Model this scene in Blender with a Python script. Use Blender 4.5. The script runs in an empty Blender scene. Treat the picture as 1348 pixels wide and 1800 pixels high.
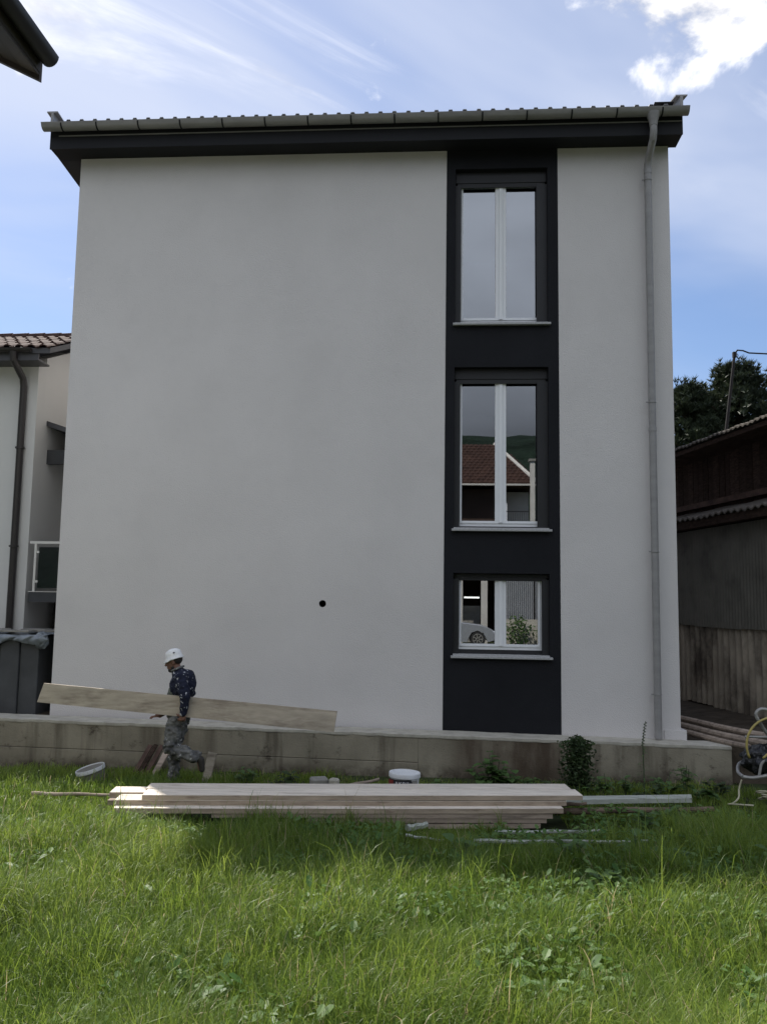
import bpy, bmesh, math, random
import numpy as np
from mathutils import Vector, Matrix
random.seed(7); rng = np.random.default_rng(7)
S = bpy.context.scene
COL = S.collection
rad = math.radians

# ------------------------------------------------------------------ camera
cam_data = bpy.data.cameras.new('camera'); cam = bpy.data.objects.new('camera', cam_data)
COL.objects.link(cam); S.camera = cam
yaw, pitch, roll = rad(4.0523), rad(6.073), rad(0.8905)
f0 = Vector((-math.sin(yaw), math.cos(yaw), 0)); r0 = Vector((math.cos(yaw), math.sin(yaw), 0)); u0 = Vector((0, 0, 1))
fw = f0*math.cos(pitch) + u0*math.sin(pitch); up = -f0*math.sin(pitch) + u0*math.cos(pitch)
rt = r0*math.cos(roll) + up*math.sin(roll); up2 = -r0*math.sin(roll) + up*math.cos(roll)
M = Matrix((rt, up2, -fw)).transposed().to_4x4(); M.translation = Vector((0, 0, 2.2))
cam.matrix_world = M
cam_data.sensor_fit = 'VERTICAL'; cam_data.sensor_height = 24.0
cam_data.lens = 24.0*1456/1800
cam_data.clip_start = 0.05; cam_data.clip_end = 3000

# ------------------------------------------------------------------ light
SUN_ELEV = rad(52.5)
sun_h = Vector((-0.61, 0.79, 0)).normalized()
sun_dir = (sun_h*math.cos(SUN_ELEV) + Vector((0, 0, 1))*math.sin(SUN_ELEV))
sd = bpy.data.lights.new('sun', 'SUN'); sd.energy = 4.6; sd.angle = rad(0.6); sd.color = (1, 0.95, 0.87)
sun = bpy.data.objects.new('sun', sd); COL.objects.link(sun)
sun.rotation_euler = sun_dir.to_track_quat('Z', 'Y').to_euler(); sun.location = (0, 0, 30)

W = bpy.data.worlds.new('World'); S.world = W; W.use_nodes = True
nt = W.node_tree; N = nt.nodes; L = nt.links; N.clear()
def wn(t, **k):
    n = N.new(t)
    for a, b in k.items(): setattr(n, a, b)
    return n
def wmath(op, a, b=None, clamp=False):
    n = N.new('ShaderNodeMath'); n.operation = op; n.use_clamp = clamp
    for i, v in enumerate((a, b)):
        if v is None: continue
        if isinstance(v, (int, float)): n.inputs[i].default_value = v
        else: L.new(v, n.inputs[i])
    return n.outputs[0]
def wsmooth(v, a, b, o0=0.0, o1=1.0):
    n = N.new('ShaderNodeMapRange'); n.interpolation_type = 'SMOOTHSTEP'
    L.new(v, n.inputs[0])
    for i, x in zip((1, 2, 3, 4), (a, b, o0, o1)): n.inputs[i].default_value = x
    return n.outputs[0]
tc = wn('ShaderNodeTexCoord'); dirv = tc.outputs['Generated']
sep = wn('ShaderNodeSeparateXYZ'); L.new(dirv, sep.inputs[0])
dx, dy, dz = sep.outputs
zz = wmath('MAXIMUM', wmath('ADD', dz, 0.12), 0.05)
px_, py_ = wmath('DIVIDE', dx, zz), wmath('DIVIDE', dy, zz)
cp = wn('ShaderNodeCombineXYZ'); L.new(px_, cp.inputs[0]); L.new(py_, cp.inputs[1])
def wnoise(vec, scale, detail=6, rough=0.55, dist=0.0, mapping=None):
    if mapping:
        m = wn('ShaderNodeMapping', vector_type='TEXTURE'); L.new(vec, m.inputs[0])
        m.inputs['Location'].default_value = mapping[0]; m.inputs['Rotation'].default_value = mapping[1]; m.inputs['Scale'].default_value = mapping[2]
        vec = m.outputs[0]
    n = wn('ShaderNodeTexNoise'); L.new(vec, n.inputs['Vector'])
    n.inputs['Scale'].default_value = scale; n.inputs['Detail'].default_value = detail
    n.inputs['Roughness'].default_value = rough; n.inputs['Distortion'].default_value = dist
    return n.outputs[0]
def wdot(v):
    n = wn('ShaderNodeVectorMath', operation='DOT_PRODUCT'); L.new(dirv, n.inputs[0]); n.inputs[1].default_value = Vector(v).normalized()
    return n.outputs['Value']
# thin high veil and streaks
veil = wnoise(cp.outputs[0], 1.3, 5, 0.5, 0.4, ((0.4, 1.7, 0), (0, 0, rad(38)), (2.2, 1, 1)))
veil_m = wmath('MULTIPLY', wsmooth(veil, 0.34, 0.66), wsmooth(dz, 0.22, 0.50, 0.12, 0.78))
streak = wnoise(cp.outputs[0], 3.4, 8, 0.60, 0.5, ((-0.84, 1.06, 0), (0, 0, rad(36)), (3.2, 1, 1)))
streak_m = wmath('MULTIPLY', wsmooth(streak, 0.52, 0.74), wsmooth(dz, 0.40, 0.58, 0, 0.9))
# heaped cloud
cum = wnoise(dirv, 7.0, 10, 0.58, 0.25, ((-0.35, 0.0, -0.1), (0, 0, 0), (1, 1, 0.67)))
bias = wsmooth(wdot((0.250, 0.700, 0.667)), 0.974, 0.9985, 0.0, 0.35)
cum_m = wsmooth(wmath('ADD', cum, bias), 0.655, 0.78)
# grey cloud bank over the hills behind the photographer
bank_n = wnoise(dirv, 2.6, 6, 0.5, 0.3, ((5.0, 1.0, 2.0), (0, 0, 0), (1, 1, 0.45)))
bank_m = wmath('MULTIPLY', wsmooth(dy, 0.25, -0.25), wsmooth(wmath('ADD', dz, wmath('MULTIPLY', bank_n, -0.30)), 0.85, 0.62), clamp=True)
sky = wn('ShaderNodeTexSky', sky_type='NISHITA'); sky.sun_disc = False
sky.sun_elevation = SUN_ELEV; sky.sun_rotation = math.atan2(sun_h.x, sun_h.y)
sky.air_density = 1.1; sky.dust_density = 0.8; sky.ozone_density = 2.2; sky.altitude = 400
bg = wn('ShaderNodeBackground'); tin = wn('ShaderNodeMix', data_type='RGBA', blend_type='MULTIPLY'); tin.inputs[0].default_value = 1.0; L.new(sky.outputs[0], tin.inputs[6]); tin.inputs[7].default_value = (0.96, 0.99, 1.10, 1)
L.new(tin.outputs[2], bg.inputs[0]); bg.inputs[1].default_value = 0.082
def cloud_bg(col, st=1.0):
    b = wn('ShaderNodeBackground'); b.inputs[0].default_value = (*col, 1); b.inputs[1].default_value = st; return b
def wmix(fac, a, b):
    m = wn('ShaderNodeMixShader'); L.new(fac, m.inputs[0]); L.new(a, m.inputs[1]); L.new(b, m.inputs[2]); return m.outputs[0]
b1 = cloud_bg((0.78, 0.84, 1.0), 0.66)
b2 = cloud_bg((0.97, 0.98, 1.0), 0.80)
rampv = wsmooth(cum, 0.36, 0.54, 0.50, 0.85)
b2m = wn('ShaderNodeCombineColor'); L.new(rampv, b2m.inputs[0]); L.new(rampv, b2m.inputs[1]); L.new(wmath('MULTIPLY', rampv, 1.03), b2m.inputs[2])
b2.inputs[1].default_value = 1.0
L.new(b2m.outputs[0], b2.inputs[0])
b3 = cloud_bg((0.80, 0.87, 1.0), 1.0)
lumb = wmath('MULTIPLY', wmath('ADD', wsmooth(dz, 0.10, 0.34, 0.08, 0.54), wsmooth(dz, 0.38, 0.62, 0.0, 0.40)), wsmooth(bank_n, 0.3, 0.7, 0.75, 1.2)); L.new(lumb, b3.inputs[1])
o = wmix(veil_m, bg.outputs[0], b1.outputs[0])
o = wmix(streak_m, o, b2.outputs[0])
o = wmix(cum_m, o, b2.outputs[0])
o = wmix(bank_m, o, b3.outputs[0])
out = wn('ShaderNodeOutputWorld'); L.new(o, out.inputs[0])

S.view_settings.view_transform = 'Standard'; S.view_settings.look = 'None'
S.view_settings.exposure = 0.60; S.view_settings.gamma = 1.0
S.view_settings.use_curve_mapping = False
S.render.engine = 'CYCLES'
S.cycles.max_bounces = 8; S.cycles.transparent_max_bounces = 12

# ------------------------------------------------------------------ helpers
WO = {}                      # world origin of every object
def tag(o, label=None, cat=None, group=None, kind=None):
    if label: o['label'] = label
    if cat: o['category'] = cat
    if group: o['group'] = group
    if kind: o['kind'] = kind
    return o
def place(o, origin, parent):
    origin = Vector(origin); COL.objects.link(o)
    if parent is not None:
        o.parent = parent; o.location = origin - WO[parent.name]
    else: o.location = origin
    WO[o.name] = origin
    return o
def empty(name, origin, label=None, cat=None, group=None, kind=None):
    o = bpy.data.objects.new(name, None); o.empty_display_size = 0.2
    place(o, origin, None); return tag(o, label, cat, group, kind)
def cr(pts, n=6):
    # smooth curve through the points
    P_ = [Vector(p) for p in pts]; P_ = [P_[0]*2-P_[1]]+P_+[P_[-1]*2-P_[-2]]; o_ = []
    for i in range(1, len(P_)-2):
        a, b, c, d = P_[i-1:i+3]
        for k in range(n):
            t = k/n; o_.append(0.5*((2*b)+(c-a)*t+(2*a-5*b+4*c-d)*t*t+(3*b-a-3*c+d)*t**3))
    return o_+[P_[-2]]
class MB:
    def __init__(s): s.v = []; s.f = []
    def add(s, vs, fs):
        n = len(s.v); s.v += [tuple(v) for v in vs]; s.f += [tuple(i+n for i in f) for f in fs]; return s
    def box(s, x0, x1, y0, y1, z0, z1):
        return s.add([(x0,y0,z0),(x1,y0,z0),(x1,y1,z0),(x0,y1,z0),(x0,y0,z1),(x1,y0,z1),(x1,y1,z1),(x0,y1,z1)],
                     [(0,3,2,1),(4,5,6,7),(0,1,5,4),(1,2,6,5),(2,3,7,6),(3,0,4,7)])
    def bevbox(s, x0, x1, y0, y1, z0, z1, b):
        # box with chamfered edges
        bm = bmesh.new(); bmesh.ops.create_cube(bm, size=1)
        for v in bm.verts: v.co = Vector(((x0+x1)/2+v.co.x*(x1-x0), (y0+y1)/2+v.co.y*(y1-y0), (z0+z1)/2+v.co.z*(z1-z0)))
        bmesh.ops.bevel(bm, geom=bm.edges[:], offset=b, segments=1, affect='EDGES')
        bm.verts.index_update(); s.add([v.co[:] for v in bm.verts], [[v.index for v in f.verts] for f in bm.faces]); bm.free(); return s
    def prism(s, poly, axis, a, b):
        # poly: 2D points; axis 'x','y','z': extruded along that axis from a to b
        def p(q, t): return {'x': (t, q[0], q[1]), 'y': (q[0], t, q[1]), 'z': (q[0], q[1], t)}[axis]
        n = len(poly); vs = [p(q, a) for q in poly] + [p(q, b) for q in poly]
        fs = [tuple(range(n)), tuple(range(2*n-1, n-1, -1))] + [(i, i+n, (i+1) % n+n, (i+1) % n) for i in range(n)]
        return s.add(vs, fs)
    def tube(s, pts, r, n=8, closed=False, cap=True, radii=None):
        pts = [Vector(p) for p in pts]; m = len(pts); rings = []
        prev = None
        for i, p in enumerate(pts):
            if closed: t = pts[(i+1) % m] - pts[i-1]
            else: t = pts[min(i+1, m-1)] - pts[max(i-1, 0)]
            t.normalize()
            if prev is None: a = t.orthogonal().normalized()
            else: a = (prev - t*prev.dot(t)).normalized()
            prev = a; b = t.cross(a); rr = radii[i] if radii else r
            rings.append([p + (a*math.cos(k*2*math.pi/n) + b*math.sin(k*2*math.pi/n))*rr for k in range(n)])
        vs = [v for R_ in rings for v in R_]; fs = []
        for i in range(m if closed else m-1):
            j = (i+1) % m
            for k in range(n): fs.append((i*n+k, i*n+(k+1) % n, j*n+(k+1) % n, j*n+k))
        if cap and not closed: fs += [tuple(range(n-1, -1, -1)), tuple((m-1)*n+k for k in range(n))]
        return s.add(vs, fs)
    def lathe(s, prof, c, n=24, tilt=None):
        # prof [(r,z)] around vertical axis at c
        vs = []; fs = []; m = len(prof)
        for r, z in prof:
            for k in range(n):
                a = 2*math.pi*k/n; v = Vector((r*math.cos(a), r*math.sin(a), z))
                if tilt: v = tilt @ v
                vs.append(Vector(c)+v)
        for i in range(m-1):
            for k in range(n): fs.append((i*n+k, i*n+(k+1) % n, (i+1)*n+(k+1) % n, (i+1)*n+k))
        fs += [tuple(range(n-1, -1, -1)), tuple((m-1)*n+k for k in range(n))]
        return s.add(vs, fs)
    def grid(s, fn, nu, nv):
        vs = [fn(i/nu, j/nv) for j in range(nv+1) for i in range(nu+1)]
        fs = [(j*(nu+1)+i, j*(nu+1)+i+1, (j+1)*(nu+1)+i+1, (j+1)*(nu+1)+i) for j in range(nv) for i in range(nu)]
        return s.add(vs, fs)
    def sheet(s, fn, nu, nv, off):
        # grid with a back side displaced by vector off: real thickness
        a = [Vector(fn(i/nu, j/nv)) for j in range(nv+1) for i in range(nu+1)]; off = Vector(off); K = len(a)
        q = lambda i, j: j*(nu+1)+i
        fs = []
        for j in range(nv):
            for i in range(nu):
                fs.append((q(i,j), q(i+1,j), q(i+1,j+1), q(i,j+1))); fs.append((K+q(i,j), K+q(i,j+1), K+q(i+1,j+1), K+q(i+1,j)))
        for i in range(nu):
            fs.append((q(i,0), K+q(i,0), K+q(i+1,0), q(i+1,0))); fs.append((q(i,nv), q(i+1,nv), K+q(i+1,nv), K+q(i,nv)))
        for j in range(nv):
            fs.append((q(0,j), q(0,j+1), K+q(0,j+1), K+q(0,j))); fs.append((q(nu,j), K+q(nu,j), K+q(nu,j+1), q(nu,j+1)))
        return s.add(a+[p+off for p in a], fs)
    def build(s, name, mat, parent=None, origin=None, smooth=False):
        v = np.array(s.v, dtype=np.float64).reshape(-1, 3)
        if origin is None:
            mn, mx = v.min(0), v.max(0); origin = ((mn[0]+mx[0])/2, (mn[1]+mx[1])/2, mn[2])
        me = bpy.data.meshes.new(name); me.from_pydata((v-np.array(origin)).tolist(), [], s.f); me.materials.append(mat)
        if smooth is True:
            me.polygons.foreach_set('use_smooth', [True]*len(me.polygons))
        me.update()
        o = bpy.data.objects.new(name, me); place(o, origin, parent)
        if smooth == 'auto':
            me.polygons.foreach_set('use_smooth', [True]*len(me.polygons)); me.set_sharp_from_angle(angle=rad(35))
        return o
def rot_pts(vs, c, ang):
    ca, sa = math.cos(ang), math.sin(ang)
    return [((v[0]-c[0])*ca-(v[1]-c[1])*sa+c[0], (v[0]-c[0])*sa+(v[1]-c[1])*ca+c[1], v[2]) for v in vs]

# ------------------------------------------------------------------ materials
def nodes_of(name):
    m = bpy.data.materials.new(name); m.use_nodes = True; n = m.node_tree
    return m, n, n.nodes['Principled BSDF']
def material(name, col, rough=0.7, var=0.12, vscale=3.0, bump=0.0, bscale=60.0, metal=0.0, dirt=None, dscale=1.2, stretch=(1, 1, 1), spec=0.5, col2=None, rand=0.0, detail=6):
    m, n, p = nodes_of(name); ns, lk = n.nodes, n.links
    t = ns.new('ShaderNodeTexCoord'); mp = ns.new('ShaderNodeMapping'); lk.new(t.outputs['Object'], mp.inputs[0]); mp.inputs['Scale'].default_value = stretch
    if rand:
        oi = ns.new('ShaderNodeObjectInfo'); c = ns.new('ShaderNodeCombineXYZ'); mm = ns.new('ShaderNodeMath'); mm.operation = 'MULTIPLY'; mm.inputs[1].default_value = 37.0
        lk.new(oi.outputs['Random'], mm.inputs[0]); [lk.new(mm.outputs[0], c.inputs[i]) for i in range(3)]; lk.new(c.outputs[0], mp.inputs['Location'])
    no = ns.new('ShaderNodeTexNoise'); lk.new(mp.outputs[0], no.inputs['Vector']); no.inputs['Scale'].default_value = vscale; no.inputs['Detail'].default_value = detail; no.inputs['Roughness'].default_value = 0.6
    mx = ns.new('ShaderNodeMix'); mx.data_type = 'RGBA'; cr = ns.new('ShaderNodeMapRange'); lk.new(no.outputs[0], cr.inputs[0]); cr.inputs[1].default_value = 0.3; cr.inputs[2].default_value = 0.7
    lk.new(cr.outputs[0], mx.inputs[0])
    lo = col2 if col2 else tuple(c*(1-var) for c in col); hi = col if col2 else tuple(min(1, c*(1+var)) for c in col)
    mx.inputs[6].default_value = (*lo, 1); mx.inputs[7].default_value = (*hi, 1); cur = mx.outputs[2]
    if dirt:
        n2 = ns.new('ShaderNodeTexNoise'); lk.new(mp.outputs[0], n2.inputs['Vector']); n2.inputs['Scale'].default_value = dscale; n2.inputs['Detail'].default_value = 8; n2.inputs['Roughness'].default_value = 0.65
        r2 = ns.new('ShaderNodeMapRange'); lk.new(n2.outputs[0], r2.inputs[0]); r2.inputs[1].default_value = dirt[1]; r2.inputs[2].default_value = dirt[2]; r2.inputs[4].default_value = dirt[3]
        m2 = ns.new('ShaderNodeMix'); m2.data_type = 'RGBA'; lk.new(r2.outputs[0], m2.inputs[0]); lk.new(cur, m2.inputs[6]); m2.inputs[7].default_value = (*dirt[0], 1); cur = m2.outputs[2]
    if rand:
        hs = ns.new('ShaderNodeHueSaturation'); r3 = ns.new('ShaderNodeMapRange'); lk.new(oi.outputs['Random'], r3.inputs[0]); r3.inputs[3].default_value = 1-rand; r3.inputs[4].default_value = 1+rand
        lk.new(r3.outputs[0], hs.inputs['Value']); lk.new(cur, hs.inputs['Color']); cur = hs.outputs[0]
    lk.new(cur, p.inputs['Base Color']); p.inputs['Roughness'].default_value = rough; p.inputs['Metallic'].default_value = metal; p.inputs['Specular IOR Level'].default_value = spec
    if bump:
        nb = ns.new('ShaderNodeTexNoise'); lk.new(mp.outputs[0], nb.inputs['Vector']); nb.inputs['Scale'].default_value = bscale; nb.inputs['Detail'].default_value = 4
        bp = ns.new('ShaderNodeBump'); lk.new(nb.outputs[0], bp.inputs['Height']); bp.inputs['Strength'].default_value = 1.0; bp.inputs['Distance'].default_value = bump; lk.new(bp.outputs[0], p.inputs['Normal'])
    return m
def splatter(name, col, col2, spots, amount, scale, rough=0.9):
    # work cloth flecked with dried paint
    m, n, p = nodes_of(name); ns, lk = n.nodes, n.links
    t = ns.new('ShaderNodeTexCoord')
    a = ns.new('ShaderNodeTexNoise'); lk.new(t.outputs['Object'], a.inputs['Vector']); a.inputs['Scale'].default_value = 9; a.inputs['Detail'].default_value = 5
    mx = ns.new('ShaderNodeMix'); mx.data_type = 'RGBA'; ra = ns.new('ShaderNodeMapRange'); lk.new(a.outputs[0], ra.inputs[0]); ra.inputs[1].default_value = .35; ra.inputs[2].default_value = .65
    lk.new(ra.outputs[0], mx.inputs[0]); mx.inputs[6].default_value = (*col, 1); mx.inputs[7].default_value = (*col2, 1)
    b = ns.new('ShaderNodeTexNoise'); lk.new(t.outputs['Object'], b.inputs['Vector']); b.inputs['Scale'].default_value = scale; b.inputs['Detail'].default_value = 3; b.inputs['Distortion'].default_value = 0.8
    c = ns.new('ShaderNodeMapRange'); lk.new(b.outputs[0], c.inputs[0]); c.inputs[1].default_value = amount; c.inputs[2].default_value = amount+0.03
    m2 = ns.new('ShaderNodeMix'); m2.data_type = 'RGBA'; lk.new(c.outputs[0], m2.inputs[0]); lk.new(mx.outputs[2], m2.inputs[6]); m2.inputs[7].default_value = (*spots, 1)
    lk.new(m2.outputs[2], p.inputs['Base Color']); p.inputs['Roughness'].default_value = rough; p.inputs['Specular IOR Level'].default_value = 0.2
    bp = ns.new('ShaderNodeBump'); lk.new(a.outputs[0], bp.inputs['Height']); bp.inputs['Distance'].default_value = 0.02; lk.new(bp.outputs[0], p.inputs['Normal'])
    return m

M_render = material('grey_render', (0.615, 0.590, 0.578), 0.9, 0.055, 0.8, 0.007, 70, spec=0.25, dirt=((0.55, 0.53, 0.52), 0.55, 0.8, 0.5), dscale=1.6)
M_accent = material('anthracite_render', (0.0155, 0.016, 0.019), 0.88, 0.12, 1.5, 0.005, 70, spec=0.15)
M_soffit = material('anthracite_cladding', (0.0165, 0.017, 0.020), 0.65, 0.08, 2, spec=0.2)
M_zinc = material('grey_gutter_metal', (0.265, 0.258, 0.255), 0.5, 0.14, 3, metal=0.05, stretch=(1, 3, 3))
M_roofsheet = material('roof_sheet_metal', (0.22, 0.22, 0.23), 0.5, 0.1, 4, metal=0.3)
M_shutter = material('black_shutter_metal', (0.011, 0.011, 0.013), 0.6, 0.1, 5)
M_frame = material('white_window_frame', (0.76, 0.77, 0.79), 0.35, 0.02, 4)
M_sill = material('grey_stone_sill', (0.36, 0.36, 0.36), 0.6, 0.25, 60)
M_room = material('room_plaster', (0.35, 0.33, 0.30), 0.9, 0.1, 2)
M_black = material('black_hole_lining', (0.02, 0.02, 0.02), 0.9)
M_concrete = material('retaining_concrete', (0.165, 0.145, 0.112), 0.9, 0.22, 2.2, 0.004, 40, dirt=((0.07, 0.048, 0.034), 0.46, 0.70, 0.85), dscale=1.3, stretch=(1, 1, 0.8), spec=0.2, rand=0.05)
def concrete_mat():
    m, n, p = nodes_of('stained_retaining_concrete'); ns, lk = n.nodes, n.links
    g = ns.new('ShaderNodeNewGeometry')
    def noise(scale, detail, rough, st):
        mp = ns.new('ShaderNodeMapping'); lk.new(g.outputs['Position'], mp.inputs[0]); mp.inputs['Scale'].default_value = st
        t = ns.new('ShaderNodeTexNoise'); lk.new(mp.outputs[0], t.inputs['Vector']); t.inputs['Scale'].default_value = scale; t.inputs['Detail'].default_value = detail; t.inputs['Roughness'].default_value = rough; return t.outputs[0]
    def mr(v, a, b, c=0.0, d=1.0):
        k = ns.new('ShaderNodeMapRange'); k.interpolation_type = 'SMOOTHSTEP'; lk.new(v, k.inputs[0])
        for i, x in zip((1, 2, 3, 4), (a, b, c, d)): k.inputs[i].default_value = x
        return k.outputs[0]
    def mix(f, a, b):
        k = ns.new('ShaderNodeMix'); k.data_type = 'RGBA'; lk.new(f, k.inputs[0])
        for i, x in ((6, a), (7, b)):
            if isinstance(x, tuple): k.inputs[i].default_value = (*x, 1)
            else: lk.new(x, k.inputs[i])
        return k.outputs[2]
    def mul(a, b):
        k = ns.new('ShaderNodeMath'); k.operation = 'MULTIPLY'; lk.new(a, k.inputs[0])
        if isinstance(b, float): k.inputs[1].default_value = b
        else: lk.new(b, k.inputs[1])
        return k.outputs[0]
    c = mix(mr(noise(1.6, 8, 0.62, (1, 1, 1)), 0.3, 0.7), (0.215, 0.192, 0.146), (0.30, 0.27, 0.208))
    c = mix(mul(mr(noise(2.0, 6, 0.6, (1.7, 1, 0.16)), 0.47, 0.66), 0.8), c, (0.105, 0.088, 0.066))          # run-off streaks
    sx = ns.new('ShaderNodeSeparateXYZ'); lk.new(g.outputs['Position'], sx.inputs[0])
    rust = mul(mr(sx.outputs[0], -0.1, 0.6), mr(sx.outputs[0], 2.1, 1.3)); rust = mul(rust, mr(noise(1.5, 6, 0.6, (1, 1, 0.5)), 0.25, 0.60, 0.25, 0.95))
    c = mix(rust, c, (0.062, 0.040, 0.027))                                                                    # rusty seep stain
    c = mix(mul(mr(noise(3.1, 9, 0.7, (1, 1, 1.3)), 0.55, 0.68), 0.85), c, (0.055, 0.042, 0.032))              # dark blotches
    c = mix(mul(mr(sx.outputs[2], 0.02, -0.22), mr(noise(2.4, 8, 0.7, (1, 1, 1)), 0.35, 0.6)), c, (0.060, 0.047, 0.034))   # soil splash at the foot
    c = mix(mul(mr(noise(55, 3, 0.6, (1, 1, 1)), 0.66, 0.70), 0.5), c, (0.05, 0.045, 0.04))
    lk.new(c, p.inputs['Base Color']); p.inputs['Roughness'].default_value = 0.92; p.inputs['Specular IOR Level'].default_value = 0.2
    bp = ns.new('ShaderNodeBump'); lk.new(noise(26, 5, 0.65, (1, 1, 1.6)), bp.inputs['Height']); bp.inputs['Distance'].default_value = 0.006; lk.new(bp.outputs[0], p.inputs['Normal'])
    return m
M_concrete = concrete_mat()
M_coping = material('pale_coping_mortar', (0.40, 0.375, 0.32), 0.95, 0.2, 6, 0.006, 30, spec=0.2)
M_board = material('pale_sawn_spruce', (0.62, 0.55, 0.46), 0.8, 0.16, 2.0, 0.0015, 60, dirt=((0.24, 0.18, 0.13), 0.56, 0.72, 0.85), dscale=2.3, stretch=(1, 7, 7), rand=0.15, spec=0.25)
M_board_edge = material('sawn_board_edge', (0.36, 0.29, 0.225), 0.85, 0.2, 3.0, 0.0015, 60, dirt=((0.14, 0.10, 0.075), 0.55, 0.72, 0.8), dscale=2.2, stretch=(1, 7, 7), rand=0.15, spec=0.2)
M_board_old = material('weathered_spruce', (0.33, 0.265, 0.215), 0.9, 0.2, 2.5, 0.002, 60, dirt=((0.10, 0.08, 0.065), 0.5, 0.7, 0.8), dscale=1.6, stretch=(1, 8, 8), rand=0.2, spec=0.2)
M_board_carry = material('formwork_board', (0.44, 0.385, 0.315), 0.85, 0.2, 3.2, 0.0015, 60, dirt=((0.15, 0.12, 0.095), 0.49, 0.68, 0.8), dscale=1.5, stretch=(1, 5, 5), spec=0.2)
M_plank_green = material('whitewashed_plank', (0.36, 0.375, 0.33), 0.85, 0.2, 3, 0.001, 60, dirt=((0.12, 0.12, 0.09), 0.56, 0.68, 0.8), dscale=2, stretch=(1, 6, 6), spec=0.2)
M_log = material('bark_pole', (0.15, 0.11, 0.08), 0.95, 0.4, 6, 0.006, 25, stretch=(1, 3, 3), spec=0.15, rand=0.15)
M_dirt = material('earth', (0.075, 0.06, 0.045), 1.0, 0.35, 4, 0.03, 9, spec=0.1)
M_ground = material('soil_under_grass', (0.04, 0.05, 0.022), 1.0, 0.35, 3, 0.02, 12, spec=0.1, detail=8)
M_far_grass = material('distant_meadow', (0.06, 0.09, 0.03), 1.0, 0.3, 0.4, spec=0.1)
M_hill = material('wooded_hill', (0.012, 0.020, 0.014), 1.0, 0.4, 0.06, 3.0, 0.25, spec=0.05)
M_nwall = material('neighbour_white_render', (0.60, 0.595, 0.57), 0.9, 0.03, 0.8, 0.003, 60, spec=0.2)
M_brownmetal = material('brown_gutter_metal', (0.028, 0.024, 0.024), 0.4, 0.1, 3)
M_tile = material('red_brown_roof_tile', (0.095, 0.052, 0.040), 0.8, 0.35, 5, spec=0.25, col2=(0.035, 0.02, 0.018), rand=0.1)
M_greymetal = material('dark_grey_canopy_metal', (0.055, 0.055, 0.06), 0.5, 0.1, 3)
M_steel = material('stainless_rail', (0.80, 0.78, 0.74), 0.3, 0.05, 3, metal=0.35)
M_dark = material('dark_interior', (0.012, 0.012, 0.013), 0.9)
M_panel = material('dark_grey_panel', (0.055, 0.057, 0.060), 0.6, 0.25, 2, spec=0.3, rand=0.15)
M_slab = material('flat_grey_slab', (0.23, 0.22, 0.20), 0.9, 0.2, 8, spec=0.2, rand=0.15)
M_barnwood = material('black_weathered_boards', (0.055, 0.036, 0.028), 0.95, 0.5, 3, 0.004, 30, stretch=(3, 3, 12), spec=0.1, rand=0.3)
M_barnbeam = material('brown_beam', (0.095, 0.060, 0.048), 0.9, 0.4, 5, 0.004, 30, spec=0.15)
M_corr_up = material('green_grey_corrugated', (0.185, 0.175, 0.148), 0.85, 0.2, 3, dirt=((0.055, 0.054, 0.046), 0.5, 0.7, 0.8), dscale=1.5, spec=0.2, rand=0.08)
M_corr_low = material('beige_corrugated_fibre_cement', (0.44, 0.38, 0.30), 0.9, 0.2, 4, 0.003, 40, dirt=((0.09, 0.074, 0.06), 0.47, 0.63, 0.85), dscale=1.3, stretch=(1, 1, 0.7), spec=0.15, rand=0.08)
M_rooflight = material('weathered_tile_edge', (0.12, 0.105, 0.09), 0.9, 0.35, 9, spec=0.2)
M_mast = material('rusty_mast', (0.012, 0.009, 0.009), 0.8, 0.2, 5)
M_bark = material('pine_bark', (0.06, 0.045, 0.035), 0.95, 0.3, 8, 0.02, 10, spec=0.1)
M_bucket = material('white_bucket_plastic', (0.66, 0.67, 0.68), 0.4, 0.05, 8, dirt=((0.38, 0.37, 0.34), 0.55, 0.75, 0.6), dscale=9)
M_tub_shaded = material('shaded_bucket_plastic', (0.16, 0.15, 0.13), 0.6, 0.3, 9)  # shade on the tilted bucket's tub, put into a darker grey-brown colour
M_red = material('red_print', (0.22, 0.03, 0.025), 0.5, 0.1, 5)
M_blackprint = material('black_print', (0.02, 0.02, 0.025), 0.5, 0.1, 5)
M_tube = material('grey_steel_tube', (0.30, 0.29, 0.27), 0.5, 0.25, 18, metal=0.3)
M_bag = material('black_plastic_bag', (0.015, 0.015, 0.017), 0.35, 0.1, 5, 0.02, 25)
M_hose = material('yellow_hose', (0.40, 0.32, 0.10), 0.5, 0.2, 10)
M_hose_pale = material('pale_hose', (0.38, 0.35, 0.24), 0.6, 0.2, 10)
M_brownhouse = material('brown_render', (0.06, 0.04, 0.032), 0.9, 0.15, 1.5, spec=0.15)
M_pillar = material('pale_pillar_paint', (0.50, 0.48, 0.44), 0.85, 0.1, 2)
M_carpaint = material('silver_car_paint', (0.42, 0.44, 0.48), 0.2, 0.02, 2, metal=0.4)
M_rubber = material('tyre_rubber', (0.02, 0.02, 0.02), 0.8)
M_carglass = material('dark_car_glass', (0.015, 0.017, 0.02), 0.05)
M_lamp_glass = material('headlight_glass', (0.7, 0.72, 0.75), 0.1)
M_tubelamp, _n, _p = nodes_of('fluorescent_tube'); _p.inputs['Emission Color'].default_value = (1, 1, 0.95, 1); _p.inputs['Emission Strength'].default_value = 2.5
M_skin = material('weathered_skin', (0.17, 0.09, 0.065), 0.6, 0.12, 18, spec=0.35)
M_hair = material('dark_hair', (0.018, 0.014, 0.012), 0.8, 0.3, 60, 0.003, 200)
M_cap = material('white_cotton_cap', (0.74, 0.74, 0.74), 0.9, 0.05, 30, 0.003, 60)
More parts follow.
